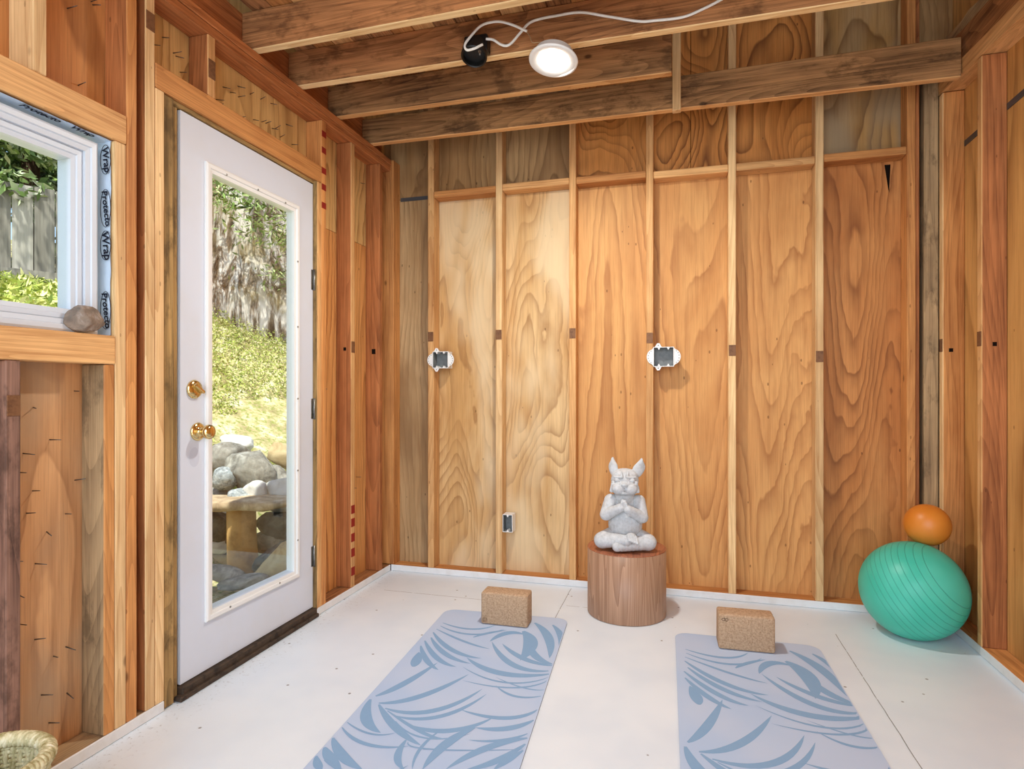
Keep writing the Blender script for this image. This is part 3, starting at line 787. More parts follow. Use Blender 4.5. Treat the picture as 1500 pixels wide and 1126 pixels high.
bm = bmesh.new(); bm_tube(bm, catmull([(-0.591, 2.324, 2.528), (-0.576, 2.322, 2.505), (-0.565, 2.32, 2.478), (-0.542, 2.32, 2.474), (-0.519, 2.318, 2.47), (-0.49, 2.31, 2.434)], 8), .0013, 6); obj('lead_wire', bm, M_copper, c)

# ------------------------------------------------------------------ pedestal and statue
def walnut(name, side):
    m, nt, b = new_mat(name, .42, .35)
    g = N(nt); tc = g.n('ShaderNodeTexCoord').outputs['Object']
    st = (1, 1, .05) if side else (1, .06, 1)
    pv = g.vmath('MULTIPLY', tc, st)
    n1 = g.noise(pv, 9.0, 2.0, .5, .4); fine = g.noise(g.vmath('MULTIPLY', tc, tuple(.02 if x < .5 else 1 for x in st)), 170.0, 3.0, .6)
    v = g.math('ADD', g.math('MULTIPLY', g.math('FRACT', g.math('MULTIPLY', n1, 22.0)), .35), g.math('MULTIPLY', fine, .65))
    if side: c = g.ramp(v, [(.15, S(134,98,74)), (.85, S(190,152,124))])
    else: c = g.ramp(v, [(.2, S(130,74,50)), (.8, S(184,116,82))])
    g.l(c, b.inputs['Base Color']); return m
ped = empty('round_pedestal', (-.25, 2.98, 0)); tag(ped, 'round drum-shaped walnut side table on the white floor, carrying the statue', 'side table')
PH = .322
bm = bmesh.new(); bm_lathe(bm, [(.184, .0008), (.1885, .002), (.19, .006), (.19, PH-.004)], Matrix.Translation((-.25, 2.98, 0)), 96)
o = obj('pedestal_side', bm, walnut('walnut_side', True), ped)
for p in o.data.polygons: p.use_smooth = len(p.vertices) == 4
bm = bmesh.new(); bm_lathe(bm, [(.19, PH-.0038), (.19, PH-.0015), (.1885, PH)], Matrix.Translation((-.25, 2.98, 0)), 96)
o = obj('pedestal_top', bm, walnut('walnut_top', False), ped)

_sb = bmesh.new(); bmesh.ops.create_uvsphere(_sb, u_segments=20, v_segments=14, radius=1.0)
_SV = [v.co.copy() for v in _sb.verts]; _SF = [[v.index for v in f.verts] for f in _sb.faces]; _sb.free()
def ball(bm, c, r, M=None):
    r = (r, r, r) if not isinstance(r, tuple) else r
    m = Matrix.Translation(c) @ (M or Matrix.Identity(4)) @ Matrix.Diagonal((*r, 1))
    b0 = len(bm[0]); bm[0].extend(tuple(m @ v) for v in _SV); bm[1].extend(tuple(b0+i for i in f) for f in _SF)
def cap(bm, a, b_, ra, rb, n=8):
    a, b_ = Vector(a), Vector(b_)
    for i in range(n+1):
        t = i/n; ball(bm, a.lerp(b_, t), ra+(rb-ra)*t)
def ear(bm, base, tip, w, th, yaw):
    base, tip = Vector(base), Vector(tip)
    for i in range(13):
        t = i/12
        ww = w*(math.sin(math.pi*(.22+.72*t))**.8)*(1 if t < .6 else 1-(t-.6)*.9)
        ball(bm, base.lerp(tip, t), (max(ww, .004), th, .012), Matrix.Rotation(yaw, 4, 'Z'))
def stone_mat():
    m, nt, b = new_mat('pale_cast_stone', .8, .2)
    g = N(nt); tc = g.n('ShaderNodeTexCoord').outputs['Object']
    f = g.noise(tc, 55.0, 5.0, .65); f2 = g.noise(tc, 14.0, 3.0, .6)
    c = g.ramp(f, [(.25, S(178,178,176)), (.5, S(198,200,202)), (.75, S(214,216,218))])
    c = g.mix(g.math('MULTIPLY', g.smooth(f2, .58, .8), .3), c, S(196,172,140))
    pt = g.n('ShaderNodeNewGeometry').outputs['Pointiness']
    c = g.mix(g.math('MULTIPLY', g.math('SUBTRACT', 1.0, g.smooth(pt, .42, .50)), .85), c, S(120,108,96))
    g.l(c, b.inputs['Base Color'])
    bp = g.n('ShaderNodeBump'); bp.inputs['Strength'].default_value = .25; bp.inputs['Distance'].default_value = .003
    g.l(f, bp.inputs['Height']); g.l(bp.outputs[0], b.inputs['Normal']); return m
def statue():
    bm = ([], [])
    # crossed legs: thigh out to the knee, shin back to the middle
    cap(bm, (-.045, .02, .055), (-.098, -.035, .043), .046, .041); cap(bm, (-.098, -.035, .043), (.012, -.082, .058), .040, .026)
    cap(bm, (.055, .02, .055), (.108, -.030, .041), .046, .041); cap(bm, (.108, -.030, .041), (-.03, -.085, .026), .038, .024)
    ball(bm, (.0, .02, .04), (.085, .075, .042))
    # upper paw on the other shin
    ball(bm, (.032, -.084, .074), (.026, .022, .022))
    for k in range(4): cap(bm, (.020+.011*k, -.095, .088-.006*abs(k-1.2)), (.026+.011*k, -.110, .066-.004*k), .0082, .0072, 3)
    # trunk
    ball(bm, (.006, .012, .118), (.080, .070, .088)); ball(bm, (.006, .012, .175), (.072, .060, .075))
    ball(bm, (.004, .010, .222), (.062, .048, .045)); cap(bm, (.004, .008, .235), (.003, .0, .275), .048, .046, 4)
    # arms with pressed paws
    cap(bm, (-.060, .0, .232), (-.082, -.030, .168), .033, .030); cap(bm, (-.082, -.030, .168), (-.016, -.078, .212), .029, .021)
    cap(bm, (.066, .0, .232), (.082, -.032, .162), .033, .030); cap(bm, (.082, -.032, .162), (.018, -.080, .205), .029, .021)
    cap(bm, (-.011, -.080, .205), (-.006, -.084, .246), .0125, .0085, 5); cap(bm, (.013, -.082, .200), (.004, -.085, .243), .0125, .0085, 5)
    cap(bm, (-.016, -.086, .205), (-.010, -.088, .238), .008, .006, 4); cap(bm, (.018, -.088, .202), (.010, -.089, .234), .008, .006, 4)
    for k in range(4): cap(bm, (.058-.011*k, -.062-.006*k, .192-.004*k), (.052-.011*k, -.068-.006*k, .178), .006, .005, 2)
    hd = ([], [])
    # head: square skull, wide jowls, short pushed-in muzzle
    ball(hd, (.004, -.006, .330), (.054, .050, .050)); ball(hd, (.004, -.004, .352), (.052, .044, .032)); ball(hd, (.004, -.012, .296), (.056, .048, .038))
    ball(hd, (-.020, -.052, .298), (.026, .022, .024)); ball(hd, (.026, -.052, .298), (.026, .022, .024))
    ball(hd, (.003, -.055, .316), (.022, .016, .014)); ball(hd, (.003, -.070, .318), (.012, .007, .008))
    ball(hd, (.003, -.050, .281), (.022, .018, .010))
    for s in (-1, 1):
        ball(hd, (.003+s*.029, -.047, .336), (.0105, .009, .0095))
        cap(hd, (.003+s*.015, -.052, .350), (.003+s*.040, -.042, .350), .006, .005, 5)
        cap(hd, (.003+s*.016, -.058, .324), (.003+s*.044, -.043, .316), .006, .006, 5)
        cap(hd, (.003+s*.010, -.054, .352), (.003+s*.013, -.046, .372), .005, .004, 4)
        cap(hd, (.003+s*.043, -.040, .325), (.003+s*.050, -.034, .285), .008, .008, 5)
    ear(hd, (-.039, -.004, .362), (-.043, .0, .422), .021, .010, R(-30))
    ear(hd, (.050, -.004, .356), (.068, .0, .420), .026, .010, R(20))
    k0 = len(bm[0])
    for x, y, z in hd[0]: bm[0].append((.004+(x-.004)*1.2, -.004+(y+.004)*1.14, .275+(z-.275)*1.08))
    bm[1].extend(tuple(q+k0 for q in f) for f in hd[1])
    me = bpy.data.meshes.new('stone_dog_statue'); me.from_pydata(bm[0], [], bm[1]); me.update()
    o = bpy.data.objects.new('tmp_statue', me); COL.objects.link(o)
    r = o.modifiers.new('r', 'REMESH'); r.mode = 'VOXEL'; r.voxel_size = .0022; r.use_smooth_shade = True
    s = o.modifiers.new('s', 'SMOOTH'); s.factor = .5; s.iterations = 3
    bpy.context.view_layer.update()
    me2 = bpy.data.meshes.new_from_object(o.evaluated_get(bpy.context.evaluated_depsgraph_get()))
    bpy.data.objects.remove(o)
    return me2
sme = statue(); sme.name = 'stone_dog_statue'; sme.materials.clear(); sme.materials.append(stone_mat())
for p in sme.polygons: p.use_smooth = True
zmin = min(v.co.z for v in sme.vertices)
st = bpy.data.objects.new('stone_dog_statue', sme); COL.objects.link(st)
st.location = (-.258, 2.935, PH+.0012-zmin); st.rotation_euler = (0, 0, R(5)); st.scale = (1.03, 1.03, .985)
st.location.z = PH+.0012-zmin*.985
tag(st, 'pale stone bulldog statue sitting cross-legged with paws pressed together, on the round table', 'statue')

# ------------------------------------------------------------------ yoga mats
MAT_LEAVES = [  # (x, d) start, middle, end on the mat in metres from its far left corner; width
 ((0.025, 0.861), (0.088, 0.754), (0.152, 0.566), 0.0221),
 ((0.056, 0.902), (0.181, 0.827), (0.301, 0.633), 0.0205),
 ((0.092, 0.929), (0.258, 0.909), (0.381, 0.73), 0.0180),
 ((0.146, 0.967), (0.296, 0.934), (0.405, 0.763), 0.0146),
 ((0.2, 1.006), (0.35, 1.01), (0.468, 0.903), 0.0171),
 ((0.017, 0.885), (0.06, 1.005), (0.14, 1.068), 0.0263),
 ((0.061, 0.911), (0.174, 1.03), (0.288, 1.104), 0.0199),
 ((0.106, 0.942), (0.261, 1.035), (0.337, 1.054), 0.0107),
 ((0.159, 0.996), (0.286, 1.065), (0.42, 1.012), 0.0053),
 ((0.601, 0.567), (0.416, 0.599), (0.252, 0.497), 0.0250),
 ((0.594, 0.542), (0.448, 0.52), (0.314, 0.328), 0.0219),
 ((0.603, 0.496), (0.478, 0.457), (0.363, 0.339), 0.0205),
 ((0.605, 0.592), (0.448, 0.667), (0.26, 0.58), 0.0074),
 ((0.605, 0.617), (0.487, 0.699), (0.292, 0.685), 0.0073),
 ((0.601, 0.689), (0.524, 0.691), (0.408, 0.635), 0.0055),
 ((0.597, 0.736), (0.507, 0.756), (0.424, 0.697), 0.0089),
 ((0.602, 0.827), (0.503, 0.902), (0.346, 0.883), 0.0149),
 ((0.6, 0.893), (0.523, 0.96), (0.423, 0.976), 0.0177),
 ((0.039, 0.174), (0.188, 0.217), (0.288, 0.145), 0.0112),
 ((0.041, 0.212), (0.204, 0.273), (0.336, 0.184), 0.0110),
 ((0.035, 0.25), (0.2, 0.353), (0.324, 0.401), 0.0106),
 ((0.033, 0.287), (0.173, 0.444), (0.313, 0.493), 0.0184),
 ((0.043, 0.343), (0.16, 0.487), (0.284, 0.547), 0.0180),
 ((0.028, 0.38), (0.139, 0.531), (0.236, 0.585), 0.0177),
 ((0.03, 0.433), (0.104, 0.558), (0.176, 0.625), 0.0175),
 ((0.071, 0.621), (0.063, 0.567), (0.045, 0.492), 0.0290),
 ((0.424, 0.189), (0.481, 0.313), (0.469, 0.478), 0.0435),
 ((0.431, 0.223), (0.356, 0.228), (0.305, 0.33), 0.0247),
 ((0.46, 0.274), (0.524, 0.427), (0.61, 0.485), 0.0249),
 ((0.458, 0.083), (0.545, 0.233), (0.581, 0.434), 0.0292),
 ((0.543, 0.09), (0.601, 0.221), (0.61, 0.369), 0.0226),
 ((0.223, 0.303), (0.274, 0.246), (0.348, 0.194), 0.0133),
 ((0.594, 0.974), (0.519, 1.028), (0.423, 1.046), 0.0093),
 ((0.598, 0.997), (0.485, 1.077), (0.4, 1.198), 0.0196),
 ((0.598, 1.03), (0.531, 1.13), (0.458, 1.185), 0.0175),
 ((0.598, 1.063), (0.561, 1.123), (0.534, 1.169), 0.0147),
 ((0.006, 1.067), (0.123, 1.134), (0.252, 1.117), 0.0101),
 ((0.008, 1.036), (0.111, 1.08), (0.186, 1.058), 0.0059),
 ((0.006, 1.126), (0.085, 1.207), (0.166, 1.249), 0.0233),
 ((0.006, 1.176), (0.054, 1.224), (0.108, 1.262), 0.0230),
 ((0.004, 1.22), (0.033, 1.259), (0.055, 1.273), 0.0172),
 ((0.233, 1.088), (0.242, 1.173), (0.283, 1.224), 0.0155),
 ((0.423, 0.976), (0.361, 1.082), (0.335, 1.212), 0.0239),
 ((0.322, 1.01), (0.293, 1.119), (0.306, 1.218), 0.0073),
 ((0.244, 1.097), (0.332, 1.116), (0.597, 1.058), 0.0044),
]
def mat_base():
    m, nt, b = new_mat('mat_lavender_blue', .75, .2)
    g = N(nt); tc = g.n('ShaderNodeTexCoord').outputs['Object']
    w = g.n('ShaderNodeTexWave', wave_type='BANDS', bands_direction='Y'); g.l(tc, w.inputs[0]); w.inputs['Scale'].default_value = 90; w.inputs['Distortion'].default_value = 1.0
    f = g.noise(tc, 3.0, 2.0)
    c = g.mix(g.smooth(f, .35, .65), S(180,200,228), S(190,205,228))
    c = g.mix(g.math('MULTIPLY', w.outputs['Fac'], .10), c, S(160,172,196))
    g.l(c, b.inputs['Base Color']); return m
M_mat = mat_base()
M_leaf = plain('mat_blue_leaf_print', S(136,170,204), .75, .2, var=.15, scale=60, col2=S(128,162,198))
M_matedge = plain('mat_edge_grey_violet', S(120,116,138), .7, .2)
def leaf_poly(a, m, b_, w, n=14):
    a, m, b_ = Vector((*a, 0)), Vector((*m, 0)), Vector((*b_, 0))
    c = 2*m - (a+b_)/2
    L, Rr = [], []
    for i in range(n+1):
        t = i/n
        p = (1-t)**2*a + 2*t*(1-t)*c + t*t*b_
        d = (2*(1-t)*(c-a) + 2*t*(b_-c)).normalized(); nn = Vector((-d.y, d.x, 0))
        h = w*.72*(math.sin(math.pi*min(max(.04+.96*t, 0), 1))**.75) + .0004
        L.append(p+nn*h); Rr.append(p-nn*h)
    return L, Rr
def yoga_mat(loc, rot, label, W=.605, Ln=1.72):
    t = empty('yoga_mat', loc, rot); tag(t, label, 'yoga mat', 'palm leaf yoga mats')
    bm = bmesh.new(); rc = .055; pts = []
    for cx, cy, a0 in ((W-rc, -rc, 0), (rc, -rc, 90), (rc, -Ln+rc, 180), (W-rc, -Ln+rc, 270)):
        for k in range(9):
            a = R(a0+90*k/8); pts.append((cx+rc*math.cos(a), cy+rc*math.sin(a)))
    th = .0055
    top = [bm.verts.new((x, y, th)) for x, y in pts]; bot = [bm.verts.new((x, y, .0006)) for x, y in pts]
    bm.faces.new(top); bm.faces.new(bot[::-1])
    for k in range(len(pts)):
        f = bm.faces.new((bot[k], bot[(k+1) % len(pts)], top[(k+1) % len(pts)], top[k])); f.material_index = 2
    def clip(p): return (min(max(p.x, .004), W-.004), min(max(p.y, -Ln+.004), -.004))
    lays = list(MAT_LEAVES)
    for (a, m, b_, w) in MAT_LEAVES:       # the print repeats farther down the mat
        sh = lambda q: (q[0], q[1]+1.06)
        if min(a[1], b_[1], m[1]) > .12: lays.append((sh(a), sh(m), sh(b_), w))
    zz = th+.0002
    for i, (a, m, b_, w) in enumerate(lays):
        L, Rr = leaf_poly((a[0], -a[1]), (m[0], -m[1]), (b_[0], -b_[1]), w)
        z = zz + .000012*i
        lv = [bm.verts.new((*clip(p), z)) for p in L]; rv = [bm.verts.new((*clip(p), z)) for p in Rr]
        for k in range(len(lv)-1):
            try:
                f = bm.faces.new((lv[k], rv[k], rv[k+1], lv[k+1])); f.material_index = 1
            except ValueError: pass
    me = bpy.data.meshes.new('mat_sheet'); bm.normal_update()
    for f in bm.faces:
        if f.material_index == 1 and f.normal.z < 0: f.normal_flip()
    bm.to_mesh(me); bm.free()
    for m_ in (M_mat, M_leaf, M_matedge): me.materials.append(m_)
    o = bpy.data.objects.new('yoga_mat', me); COL.objects.link(o)
    o.location = loc; o.rotation_euler = (0, 0, rot)
    bpy.data.objects.remove(t)
    return tag(o, label, 'yoga mat', 'palm leaf yoga mats')
yoga_mat((-1.110, 2.765, 0), R(3.3), 'pale blue yoga mat with palm leaf print, the left one, nearer the door')
yoga_mat((-.018, 2.775, 0), R(1.2), 'pale blue yoga mat with palm leaf print, the right one, nearer the exercise ball', .585)

# ------------------------------------------------------------------ cork blocks
def cork_mat():
    m, nt, b = new_mat('cork', .8, .15)
    g = N(nt); tc = g.n('ShaderNodeTexCoord').outputs['Object']
    vo = g.n('ShaderNodeTexVoronoi'); g.l(tc, vo.inputs['Vector']); vo.inputs['Scale'].default_value = 260.0
    f = g.noise(tc, 120.0, 4.0, .6)
    c = g.mix(g.smooth(f, .35, .65), S(172,142,112), S(196,166,136))
    c = g.mix(g.math('MULTIPLY', g.math('GREATER_THAN', vo.outputs['Color'], .80), .4), c, S(136,98,66))
    g.l(c, b.inputs['Base Color']); return m
M_cork = cork_mat(); M_corkink = plain('dark_burnt_print', S(74,50,34), .8, .1)
def cork_block(loc, rot, label, logo):
    t = empty('cork_block', loc, rot); tag(t, label, 'yoga block', 'cork yoga blocks')
    W, D, Hh = .222, .098, .147
    bm = bmesh.new(); bm_box(bm, 0, W, 0, D, 0, Hh, .010, seg=3)
    for f in bm.faces: f.smooth = True
    o = obj('block_body', bm, M_cork); o.parent = t
    bm = bmesh.new()
    if logo == 'ring':
        cx, cz, r = .020, .022, .0105
        bm_tube(bm, [(cx+r*math.cos(a*math.pi/16), -.0003, cz+r*math.sin(a*math.pi/16)) for a in range(33)], .0007, 5, False)
        for s in (-.0038, .0038):
            bm_tube(bm, [(cx+s+.0042*math.cos(a*math.pi/10), -.0003, cz+.0042*math.sin(a*math.pi/10)) for a in range(21)], .0006, 5, False)
    else:
        cx, cz = .026, .128
        for s in (-.0062, .0062):
            bm_tube(bm, [(cx+s+.0060*math.cos(a*math.pi/12), -.0003, cz-.003+.0052*math.sin(a*math.pi/12)) for a in range(25)], .0008, 5, False)
        bm_tube(bm, [(cx-.001, -.0003, cz+.006), (cx, -.0003, cz-.006)], .0008, 5)
    o = obj('printed_emblem', bm, M_corkink); o.parent = t
    return t
cork_block((-.886, 2.628, .0068), R(.8), 'cork yoga block standing on the far end of the left mat', 'ring')
cork_block((.158, 2.640, .0068), R(2), 'cork yoga block standing on the far end of the right mat', 'pair')

# ------------------------------------------------------------------ exercise balls
def ball_bm(r, grooves=(), tilt=Matrix.Identity(4), flat=.0):
    prof = []
    n = 160
    for i in range(n+1):
        a = -math.pi/2 + math.pi*i/n
        h = math.sin(a)
        rr = r
        for gv, gw, gd in grooves: rr -= gd*math.exp(-((h-gv)/gw)**2)
        prof.append((max(rr*math.cos(a), 0), rr*math.sin(a)))
    prof[0] = (0, prof[0][1]); prof[-1] = (0, prof[-1][1])
    bm = bmesh.new(); bm_lathe(bm, prof, tilt, 96)
    for f in bm.faces: f.smooth = True
    for v in bm.verts:      # sags a touch where it rests
        if v.co.z < -r*.93: v.co.z = -r*.93 + (v.co.z + r*.93)*.45
    return bm
def rub(name, a, b_, rough):
    m, nt, b = new_mat(name, rough, .45)
    g = N(nt); tc = g.n('ShaderNodeTexCoord').outputs['Object']
    g.l(g.mix(g.smooth(g.noise(tc, 6.0, 2.0), .3, .7), a, b_), b.inputs['Base Color'])
    bp = g.n('ShaderNodeBump'); bp.inputs['Strength'].default_value = .05; g.l(g.noise(tc, 400.0, 2.0), bp.inputs['Height']); g.l(bp.outputs[0], b.inputs['Normal'])
    return m
M_teal = rub('teal_rubber', S(66,190,164), S(84,200,176), .40)
def add_rings(m, n, r, step, lo, hi):       # moulded rings around the ball's axis
    nt = m.node_tree; g = N(nt); b = nt.nodes['Principled BSDF']
    tc = g.n('ShaderNodeTexCoord').outputs['Object']
    dt = g.n('ShaderNodeVectorMath', operation='DOT_PRODUCT'); g.l(tc, dt.inputs[0]); dt.inputs[1].default_value = n
    h = g.math('DIVIDE', dt.outputs['Value'], r)
    f = g.math('ABSOLUTE', g.math('SUBTRACT', g.math('FRACT', g.math('DIVIDE', h, step)), .5))
    ln = g.math('SUBTRACT', 1.0, g.smooth(f, .02, .075))
    ln = g.math('MULTIPLY', ln, g.math('MULTIPLY', g.math('GREATER_THAN', h, lo), g.math('LESS_THAN', h, hi)))
    src = b.inputs['Base Color'].links[0].from_socket
    g.l(g.mix(g.math('MULTIPLY', ln, .45), src, S(34,120,104)), b.inputs['Base Color'])
    bp = g.n('ShaderNodeBump'); bp.invert = True; bp.inputs['Strength'].default_value = .5; bp.inputs['Distance'].default_value = .002
    g.l(ln, bp.inputs['Height']); g.l(bp.outputs[0], b.inputs['Normal'])
_v = Vector((.31, .91, -.26)).normalized(); _r = Vector((.95, -.31, 0)).normalized(); _u = _r.cross(_v)
_n = (_r*math.cos(R(33))+_u*math.sin(R(33)))*math.cos(R(22)) - _v*math.sin(R(22))
add_rings(M_teal, tuple(_n), .21, .115, -.30, .80)
bm = ball_bm(.21)
zmin = min(v.co.z for v in bm.verts); 
o = obj('exercise_ball', bm, M_teal, smooth=True); o.location = (.998, 3.035, -zmin+.0006)
tag(o, 'large teal green exercise ball with grooves on the floor in the right corner', 'exercise ball')
tz = -zmin+.21
bm = ball_bm(.092, [(0, .02, .0006)], Matrix.Rotation(R(70), 4, 'X'))
o = obj('exercise_ball', bm, rub('orange_rubber', S(214,124,36), S(222,136,50), .4), smooth=True)
dx, dy = .078, .062
o.location = (.998+dx, 3.035+dy, -zmin + math.sqrt((.21+.0915)**2-dx*dx-dy*dy) - .004)
tag(o, 'small orange ball balanced on top of the large teal ball', 'exercise ball')

# ------------------------------------------------------------------ straw basket in the near left corner
bk = empty('straw_basket', (-1.465, .945, 0)); tag(bk, 'woven pale straw basket on the floor, rim peeking in at lower left', 'basket')
def straw_mat():
    m, nt, b = new_mat('straw', .7, .2); g = N(nt)
    tc = g.n('ShaderNodeTexCoord').outputs['Object']
    c = g.ramp(g.noise(g.vmath('MULTIPLY', tc, (1, 1, .2)), 60.0, 3.0, .6), [(.3, S(150,140,92)), (.55, S(212,204,164)), (.75, S(238,234,210))])
    g.l(c, b.inputs['Base Color']); return m
M_straw = straw_mat()
bc = Vector((-1.465, .945, 0)); rt_, hb = .113, .262
bm = bmesh.new(); n = 44
for i in range(n):
    a = 2*math.pi*i/n
    pts = []
    for k in range(14):
        t = k/13; rr = .088+(rt_-.088)*t + (.004 if (k+i) % 2 else -.004)
        pts.append(bc+Vector((rr*math.cos(a+.05*t), rr*math.sin(a+.05*t), .006+t*(hb-.006))))
    bm_tube(bm, pts, .0062, 6)
for k in range(26):
    t = k/25; rr = .088+(rt_-.088)*t
    pts = [bc+Vector(((rr+.003*math.sin(n/2*a+k*math.pi))*math.cos(a), (rr+.003*math.sin(n/2*a+k*math.pi))*math.sin(a), .008+t*(hb-.016))) for a in [2*math.pi*q/88 for q in range(89)]]
    bm_tube(bm, pts, .005, 5, False)
bm_lathe(bm, [(.09, .001), (.09, .008)], Matrix.Translation(bc), 32)
obj('basket_body', bm, M_straw, bk)
bm = bmesh.new()
for s in range(3):
    pts = []
    for q in range(361):
        a = 2*math.pi*q/360; ph = a*22 + s*2.094
        rr = rt_+.010*math.cos(ph); z = hb+.010*math.sin(ph)
        pts.append(bc+Vector((rr*math.cos(a), rr*math.sin(a), z)))
    bm_tube(bm, pts, .0085, 7, False)
obj('braided_rim', bm, M_straw, bk)

# ------------------------------------------------------------------ outdoors
def ground_z(x, y):
    d = -x
    if d < 2.62: z = -.06
    elif d < 3.25:
        t = (d-2.62)/.63; z = -.06+.56*(t*t*(3-2*t))
    else: z = .5+(d-3.25)*.37
    z += .95*math.exp(-((x+5.1)**2+(y-6.15)**2)/3.4)*min(max((d-2.7)/.6, 0), 1)
    z += .05*mnoise.noise(Vector((x*1.3, y*1.3, 0)))*min(max((d-2.7), 0), 1)
    return z
vs, fs = [], []
nx, ny = 110, 150
for i in range(nx+1):
    for j in range(ny+1):
        x = -1.79-11.5*(i/nx)**1.3; y = -2+17*j/ny
        vs.append((x, y, ground_z(x, y)))
for i in range(nx):
    for j in range(ny):
        a = i*(ny+1)+j; fs.append((a, a+1, a+ny+2, a+ny+1))
def soil_mat():
    m, nt, b = new_mat('hill_soil', .9, .15); g = N(nt)
    tc = g.n('ShaderNodeTexCoord').outputs['Object']
    f = g.noise(tc, 5.0, 6.0, .7); f2 = g.noise(tc, 30.0, 4.0, .7)
    c = g.ramp(f, [(.3, S(110,96,64)), (.5, S(186,174,128)), (.7, S(238,230,204))])
    c = g.mix(g.smooth(f2, .45, .65), c, S(120,134,60))
    g.l(c, b.inputs['Base Color']); return m
gd = pydata('ground', vs, fs, soil_mat(), None, True); tag(gd, kind='structure')

def leaves_mesh(name, pts, size, mat, up=.4, parent=None, elong=1.7):
    vs, fs = [], []
    rr = random.Random(len(pts)+17)
    for p in pts:
        s = size*rr.uniform(.55, 1.3)
        n = Vector((rr.gauss(0, 1), rr.gauss(0, 1), rr.gauss(0, 1)+up)).normalized()
        u = n.orthogonal().normalized(); u.rotate(Matrix.Rotation(rr.uniform(0, 6.28), 3, n)); w = n.cross(u)
        b0 = len(vs); P = Vector(p)
        vs += [tuple(P-u*s*elong*.5), tuple(P+w*s*.34), tuple(P+u*s*elong*.5), tuple(P-w*s*.34)]
        fs.append((b0, b0+1, b0+2, b0+3))
    return pydata(name, vs, fs, mat, parent)
rl = random.Random(3)
M_ivy = leaf_mat('hill_weeds', S(96,116,44), S(172,186,84), S(236,230,164))
pts = []
while len(pts) < 52000:
    x = -2.95-rl.random()**1.2*3.4; y = rl.uniform(3.0, 8.2)
    # stay near the strip of hill that the door looks out on
    if abs(y-(-x*1.2)) > 1.9: continue
    z = ground_z(x, y); dn = mnoise.noise(Vector((x*1.6, y*1.6, 7)))
    bare = .1 if z < 1.0 else -.35
    if dn < bare*.6-.1: continue
    pts.append((x, y, z+.01+rl.random()**2*(.12 if z > .9 else .06)))
o = leaves_mesh('hill_weeds', pts, .019, M_ivy); tag(o, 'yellow-green low weeds covering the hillside outside the glass door', 'weeds', kind='stuff')
pts = []
while len(pts) < 9000:
    x = -rl.uniform(5.2, 9.0); y = rl.uniform(3.2, 7.4)
    if abs(y-(-x*.72)) > 1.5: continue
    pts.append((x, y, ground_z(x, y)+rl.random()**2*.22))
o = leaves_mesh('hill_grass', pts, .05, M_ivy, elong=2.6); tag(o, 'bright green grass in front of the wooden fence outside the window', 'grass', kind='stuff')

# redwood trunk
def bark_mat():
    m, nt, b = new_mat('redwood_bark', .9, .1); g = N(nt)
    tc = g.n('ShaderNodeTexCoord').outputs['Object']
    f = g.noise(g.vmath('MULTIPLY', tc, (1, 1, .13)), 10.0, 6.0, .72, .5); f2 = g.noise(tc, 2.5, 3.0, .6)
    c = g.ramp(f, [(.36, S(34,26,22)), (.47, S(112,98,84)), (.58, S(214,206,196))])
    c = g.mix(g.math('MULTIPLY', g.smooth(f2, .45, .65), .5), c, S(150,132,84))
    g.l(c, b.inputs['Base Color'])
    bp = g.n('ShaderNodeBump'); bp.inputs['Strength'].default_value = .8; bp.inputs['Distance'].default_value = .05
    g.l(f, bp.inputs['Height']); g.l(bp.outputs[0], b.inputs['Normal']); return m
tx, ty = -5.12, 6.2; tb = ground_z(tx, ty)
tree = empty('redwood_tree', (tx, ty, tb)); tag(tree, 'huge redwood tree with rough grey bark on the hill outside the door', 'tree')
bm = bmesh.new(); rings = []
for i in range(60):
    h = -.6+6.5*(i/59)
    ring = []
    for k in range(120):
        a = 2*math.pi*k/120
        r = .60+.28*math.exp(-max(h, 0)/.55)-.012*h
        r += .045*abs(mnoise.noise(Vector((math.cos(a)*5, math.sin(a)*5, h*.45))))*2 + .10*mnoise.noise(Vector((math.cos(a)*1.6, math.sin(a)*1.6, h*.3+4)))
        ring.append(bm.verts.new((tx+r*math.cos(a), ty+r*math.sin(a), tb+h)))
    rings.append(ring)
for a, b_ in zip(rings[:-1], rings[1:]):
    for k in range(120): bm.faces.new((a[k], a[(k+1) % 120], b_[(k+1) % 120], b_[k])).smooth = True
obj('trunk', bm, bark_mat(), tree)
M_fol = leaf_mat('tree_leaves', S(44,66,26), S(112,140,62), S(206,216,150))
pts = []
for cx, cy, cz, sx in ((-4.35, 5.2, 3.05, .35), (-4.1, 5.55, 2.75, .28), (-4.5, 4.85, 3.2, .3), (-3.95, 5.5, 3.1, .35), (-4.6, 5.1, 3.5, .6), (-4.2, 5.9, 2.35, .22)):
    for _ in range(520): pts.append((cx+rl.gauss(0, sx), cy+rl.gauss(0, sx), cz+rl.gauss(0, .09)))
leaves_mesh('foliage', pts, .032, M_fol, .8, tree, 2.6)

